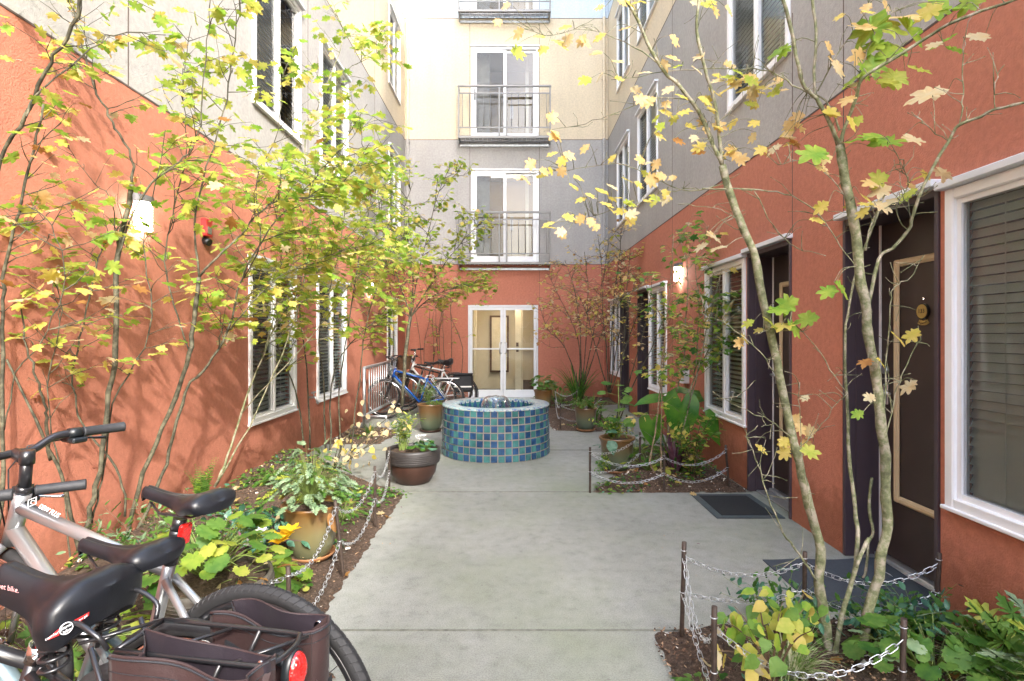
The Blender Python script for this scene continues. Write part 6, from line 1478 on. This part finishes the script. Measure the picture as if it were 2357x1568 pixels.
# silver bike, farthest of the three
silver, k1 = bike('silver-framed bicycle with slim black saddle, the farthest of three in front', (-1.062, 1.562, GB), 17, 'bike_silver', cz=.685, cx=-.115, hx=.46, hz=.845, sz=.915, bz=1.005, tread=True, cs=.435, post='bike_black', tilt=-3, group=FG)
tt = (k1['H1']-k1['C']).normalized(); up = Vector((0, .55, .83)); sidev = Vector((0, 1, 0))
def on_tube(f, lift): c = k1['C'].lerp(k1['H1'], f); n = Vector((0, .80, .60)); n = (n-tt*n.dot(tt)).normalized(); return c+n*(.0195+lift), n
o, n_ = on_tube(.76, .0006); ydir = n_.cross(tt*-1); xd = -tt
text_mesh('DEW PLUS', .018, frame_M(o, xd, n_.cross(xd)), 'lettering', 'text_white', silver, .0004)
o, n_ = on_tube(.885, .0010); yv = n_.cross(xd)
b = MB(); ring = [o+xd*.016*math.cos(a)*1.0+yv*.016*math.sin(a) for a in (0, math.pi/2, math.pi, 3*math.pi/2)]; b.tube(ring, .0016, 4, closed=True, smooth=False); b.build('emblem', 'text_white', silver)
text_mesh('C', .016, frame_M(o, xd, yv), 'lettering', 'text_white', silver, .0004)
dt = (k1['H2']-Vector((0, 0, .285))).normalized(); o = Vector((0, 0, .285)).lerp(k1['H2'], .70)+Vector((0, .0245, 0)); text_mesh('KONA', .05, frame_M(o, -dt, Vector((0, 1, 0)).cross(-dt)), 'lettering', 'text_dark', silver, .0004)
b = MB(); o = k1['C']+k1['sd']*.115; b.box(o+Vector((-.026, 0, 0)), (.016, .040, .062), 0, Matrix.Rotation(R(-14), 3, 'Y'), .006); rf = b.build('reflector', 'reflect_red', silver)
b = MB(); b.tube([o, o+Vector((-.02, 0, .012))], .010, 10); b.tube([o-k1['sd']*.012, o+k1['sd']*.012], .0185, 14); b.build('clamp', 'black_plastic', rf)
# middle bike
mid, k2 = bike('dark bicycle with plain smooth saddle, the middle one of the three in front', (-1.15, 1.412, GB), 15, 'bike_teal', Rw=.335, cz=.60, sz=.832, hz=.76, bz=.855, bar='sweep', post='steel_grey', smat='saddle_vinyl', tilt=-1, group=FG, cs=.42)
# nearest bike
near, k3 = bike('black bicycle with sprung comfort saddle and rear rack, nearest of three', (-1.176, 1.235, GB), 10, 'bike_black', Rw=.34, cz=.62, sz=.832, hz=.74, bz=.88, bar='sweep', seat='comfort', tilt=-7, group=FG, cs=.47, rack=dict(z=.71, x0=-.40, x1=-.735, mat='bike_black', light=True), post='bike_black')
b = MB(); o = k3['C']+k3['sd']*.095; b.box(o+Vector((-.028, 0.01, 0)), (.018, .075, .06), 0, None, .008); b.build('reflector', 'reflect_red', near)
b = MB(); o = k3['C']; b.tube([o+k3['sd']*.01, o+k3['sd']*.05], .021, 14); b.tube([o+k3['sd']*.03+Vector((-.02, -.02, 0)), o+k3['sd']*.03+Vector((-.02, .03, 0))], .006, 8); b.build('seat_clamp', 'chrome', near)
# marks on the near flank of the comfort saddle
sc = k3['sc']; Mt = Matrix.Rotation(R(-7), 4, 'Y')
def flank(t, dz, lift=.0015):
    x = .285*(.52-t); w = .032+(.115-.032)*sstep(.38, .86, t); w *= (max(0, 1-((t-.90)/.1001)**2))**.5 if t > .9 else 1
    return sc+(Mt @ Vector((x, w*1.015+lift, dz)))
def strip(t0, t1, z0, z1, z2, z3, mat, name):
    b = MB(); rows = [[flank(lerp(t0, t1, i/6), lerp(z0, z1, i/6)), flank(lerp(t0, t1, i/6), lerp(z2, z3, i/6))] for i in range(7)]; b.grid(rows, 0, False); b.build(name, mat, near)
def tail(th, dz, lift=.002):
    w = .115*math.cos(R(th)); return sc+(Mt @ Vector((.285*(.52-(.9+.1*math.sin(R(th))))-lift*math.sin(R(th)), w*.985+lift*math.cos(R(th)), dz)))
def tstrip(t0, t1, za, zb, zc, zd):
    b = MB(); b.grid([[tail(lerp(t0, t1, i/6), lerp(za, zb, i/6)), tail(lerp(t0, t1, i/6), lerp(zc, zd, i/6))] for i in range(7)], 0, False); b.build('emblem', 'text_red', near)
tstrip(14, 32, -.066, -.052, -.070, -.066); tstrip(50, 66, -.046, -.042, -.058, -.050)
c0 = tail(41, -.056, .004); xv = (tail(48, -.054)-tail(34, -.058)).normalized(); zv = Vector((0, 0, 1)); zv = (zv-xv*zv.dot(xv)).normalized()
b = MB(); b.tube([c0+xv*.011*math.cos(a)+zv*.011*math.sin(a) for a in [2*math.pi*j/20 for j in range(20)]], .0011, 4, closed=True); b.build('emblem', 'text_white', near)
text_mesh('planet\nbike', .0085, frame_M(c0+xv.cross(zv)*.002, xv, zv), 'lettering', 'text_white', near, .0003)
text_mesh('comfort', .0075, frame_M(tail(23, -.062, .0035), tail(30, -.060)-tail(16, -.066), zv), 'lettering', 'text_white', near, .0003)
text_mesh('sport gel', .006, frame_M(tail(58, -.049, .0035), tail(64, -.047)-tail(52, -.051), zv), 'lettering', 'text_white', near, .0003)
zv = Vector((0, 0, 1))
xn = (flank(.32, -.04)-flank(.12, -.04)).normalized(); text_mesh('planet bike.', .016, frame_M(flank(.21, -.042, .004), xn, zv), 'lettering', 'text_pink', near, .0003)
# the two open panniers hang from the rack
def pannier(label, x0, x1, yi, yo, zt, h, side, flop):
    Mw = Matrix.Translation((-1.176, 1.235, GB)) @ Matrix.Rotation(math.pi-R(10), 4, 'Z')
    base = Mw @ Vector(((x0+x1)/2, (yi+yo)/2, zt-h)); t = thing('pannier_bag', label, 'bag', base, 'pannier bags on the nearest bike')
    nx, nz = 22, 12
    def loop(z, inset=0):
        f = (z-(zt-h))/h; out = []; bul = .018*math.sin(math.pi*f)
        xa, xb = x0-inset*(1 if x0 > x1 else -1), x1+inset*(1 if x0 > x1 else -1); a_, c_ = yi, yo
        s = 1 if yo > yi else -1
        for i in range(nx+1):
            u = i/nx; out.append((lerp(xa, xb, u), a_+s*inset+s*.010*math.sin(u*7)*f*f, z+(.010*math.sin(u*5+1)-.012*u)*f**4))
        for j in range(1, 5): u = j/5; g = math.sin(math.pi*u); out.append((xb+(.028*g*f*(1 if x0 < x1 else -1))*(-1 if flop else .6), lerp(a_+s*inset, c_-s*inset, u), z-.012*f**4-(.018*g*f**4 if flop else 0)))
        for i in range(nx+1):
            u = 1-i/nx; out.append((lerp(xa, xb, u), c_-s*inset+s*bul*math.sin(math.pi*u)+s*.008*math.sin(u*9)*f**3, z+(.008*math.sin(u*6)-.012*u)*f**4))
        for j in range(1, 5): u = 1-j/5; g = math.sin(math.pi*u); out.append((xa-(.030*g*f)*(1 if x0 < x1 else -1)*(-1), lerp(a_+s*inset, c_-s*inset, u), z-.02*g*f**4))
        return [Mw @ Vector(p) for p in out]
    zs = [lerp(zt-h, zt, (k/nz)**.9) for k in range(nz+1)]
    b = MB(); b.grid([loop(z) for z in zs], 0, True, closeu=True); b.poly(loop(zs[0])[::-1]); b.grid([loop(zt), [p+Vector((0, 0, .0025)) for p in loop(zt, .002)], loop(zt, .004)], 0, True, closeu=True); body = b.build('body', 'bag_plum', t)
    b = MB(); b.tube(loop(zt-.004, -.001), .0022, 5, closed=True); b.tube(loop(zt-.028, -.0012), .0009, 4, closed=True); b.build('hem', 'strap_black', body)
    b = MB(); b.grid([loop(z, .0045) for z in zs[3:]], 0, True, closeu=True, flip=True); b.poly(loop(zs[3], .0045)); b.build('lining', 'bag_lining', body)
    L = lambda x, y, z: Mw @ Vector((x, y, z)); s = 1 if yo > yi else -1
    b = MB(); xm = lerp(x0, x1, .5)
    yh = yo+s*.012 if side > 0 else yi-s*.010
    hp = crom([L(xm-.075, yh, zt-.075), L(xm-.06, yh+s*.02*side, zt-.045), L(xm, yh+s*.03*side, zt-.055), L(xm+.06, yh+s*.02*side, zt-.042), L(xm+.075, yh, zt-.08)], 4)
    b.grid([[p+Vector((0, 0, .012)), p-Vector((0, 0, .012))] for p in hp], 0, True); b.build('carry_strap', 'strap_black', t)
    for fx, fy in ((.90, yi if side > 0 else yo),):
        b = MB(); c = L(lerp(x0, x1, fx), fy, zt-.035); nrm = (L(0, 1, 0)-L(0, 0, 0))*s*(-1 if False else 1); nrm = nrm.normalized(); b.tube([c-nrm*.006, c+nrm*.007, c+nrm*.008], [.009, .009, .005], 14); b.build('snap_button', 'chrome', t)
    # folded gusset with a snap at the end of the bag
    b = MB(); e = x1+.002; 
    b.grid([[L(e, yi, zt-.012), L(e+.05, lerp(yi, yo, .5), zt-.055), L(e, yo, zt-.012)], [L(e, yi, zt-.11), L(e+.012, lerp(yi, yo, .5), zt-.13), L(e, yo, zt-.11)]], 0, False); b.build('gusset', 'bag_plum', t)
    b = MB(); c = L(e-.006, lerp(yi, yo, .62), zt-.045); nn = (L(-1, 0, 0)-L(0, 0, 0)).normalized(); b.tube([c, c+nn*.006, c+nn*.0075], [.0085, .0085, .005], 14); b.build('snap_button', 'chrome', t)
    b = MB(); b.grid([[L(x1-.004, lerp(yi, yo, u), zt-.105) for u in (.15, .5, .85)], [L(x1-.005, lerp(yi, yo, u), zt-.130) for u in (.15, .5, .85)]], 0, False); b.build('reflective_patch', 'text_white', t)
    b = MB(); b.grid([[L(x1-.006, lerp(yi, yo, u), zt-.145) for u in (-.02, .5, 1.02)], [L(x1-.008, lerp(yi, yo, u), zt-.185) for u in (-.02, .5, 1.02)]], 0, False); b.build('side_strap', 'strap_black', t)
    return t
pannier('plum-coloured open pannier hanging on the near side of the rack', -.455, -.745, .050, .130, .745, .32, 1, True)
pannier('plum-coloured open pannier hanging on the far side against the tyre', -.50, -.745, -.078, -.150, .718, .33, -1, False)
# bikes parked at the back
BG = 'bicycles parked at the rear left'
blue, kb = bike('blue mountain bike with silver rack parked behind the fountain', (-1.60, 9.5, 0), 2, 'bike_blue', cz=.68, sz=.99, hz=.86, bz=1.06, det=False, post='bike_black', rack=dict(z=.70, x0=-.26, x1=-.66, mat='flash_white'), group=BG)
white, kw = bike('white and black city bike with wicker basket behind the blue bike', (-1.43, 10.3, 0), 4, 'bike_white', cz=.78, sz=1.0, hz=.93, bz=1.17, bar='sweep', det=False, post='chrome', fender='bike_black', rack=dict(z=.72, x0=-.26, x1=-.66, mat='bike_black'), group=BG, smat='saddle_vinyl', seat='comfort')
bike('black bike with brown leather saddle at the very back of the row', (-1.58, 11.0, 0), 3, 'bike_black', cz=.68, sz=.90, hz=.86, bz=1.0, det=False, smat='saddle_brown', group=BG, fender='bike_black')
bike('dark teal bike pushed into the pipe rack beside the blue bike', (-1.78, 9.95, 0), 5, 'bike_teal', cz=.70, sz=.93, hz=.86, bz=1.05, det=False, group=BG)
Mb = Matrix.Translation((-1.43, 10.3, 0)) @ Matrix.Rotation(math.pi-R(4), 4, 'Z')
o = Mb @ Vector((.62, 0, .80)); t = thing('wicker_basket', 'brown wicker basket on the handlebar of the city bike', 'basket', o)
b = MB(); pr = [(.10, .0), (.115, .08), (.13, .16), (.14, .24)]
b.grid([[o+Vector((r*1.1*math.cos(a), r*.95*math.sin(a), z)) for a in [2*math.pi*j/28 for j in range(28)]] for r, z in pr], 0, True, closeu=True); b.grid([[o+Vector((r*1.06*math.cos(a), r*.90*math.sin(a), z+.004)) for a in [2*math.pi*j/28 for j in range(28)]] for r, z in pr], 0, True, closeu=True, flip=True)
b.poly([o+Vector((.11*math.cos(2*math.pi*j/28), .095*math.sin(2*math.pi*j/28), 0)) for j in range(28)])
for z, r in ((.24, .142), (.13, .126)): b.tube([o+Vector((r*1.1*math.cos(2*math.pi*j/28), r*.95*math.sin(2*math.pi*j/28), z)) for j in range(28)], .008, 6, closed=True)
b.build('basket_body', 'wicker', t)
o = Mb @ Vector((-.52, .12, .40)); t = thing('pannier_bag', 'black pannier with pale stripe on the rear of the city bike', 'bag', o)
b = MB(); b.box(o+Vector((0, 0, .16)), (.36, .13, .32), 0, None, .03); b.build('body', 'strap_black', t)
b = MB(); b.box(o+Vector((0, -.068, .10)), (.32, .008, .025), 0, None, .002); b.build('reflective_stripe', 'text_white', t)
b = MB(); b.box(o+Vector((0, -.01, .325)), (.37, .15, .03), 0, None, .012); b.build('lid', 'strap_black', t)
# galvanised pipe rack along the left wall
t = thing('bike_rack', 'galvanised pipe bike rack running along the left wall', 'bike rack', (-2.35, 9.8, 0)); b = MB(); x = -2.30
b.tube(crom([(x, 8.55, .93), (x, 9.0, .935), (x-.02, 10.2, .94), (x, 11.2, .97), (x+.10, 11.5, .95), (x+.22, 11.55, .80), (x+.22, 11.55, .03)], 5), .026, 10); b.tube([(x, 8.55, .93), (x, 8.55, .0)], .026, 10); b.tube([(x, 8.50, .19), (x, 11.3, .19)], .024, 10); b.tube([(x, 8.50, .19), (x+.35, 8.50, .19), (x+.36, 8.50, .0)], .022, 10); b.build('rail', 'galv', t)
b = MB()
for k in range(17): y = 8.85+k*.15; b.tube([(x, y, .19), (x, y, .93)], .0095, 7)
b.build('bars', 'galv', t)
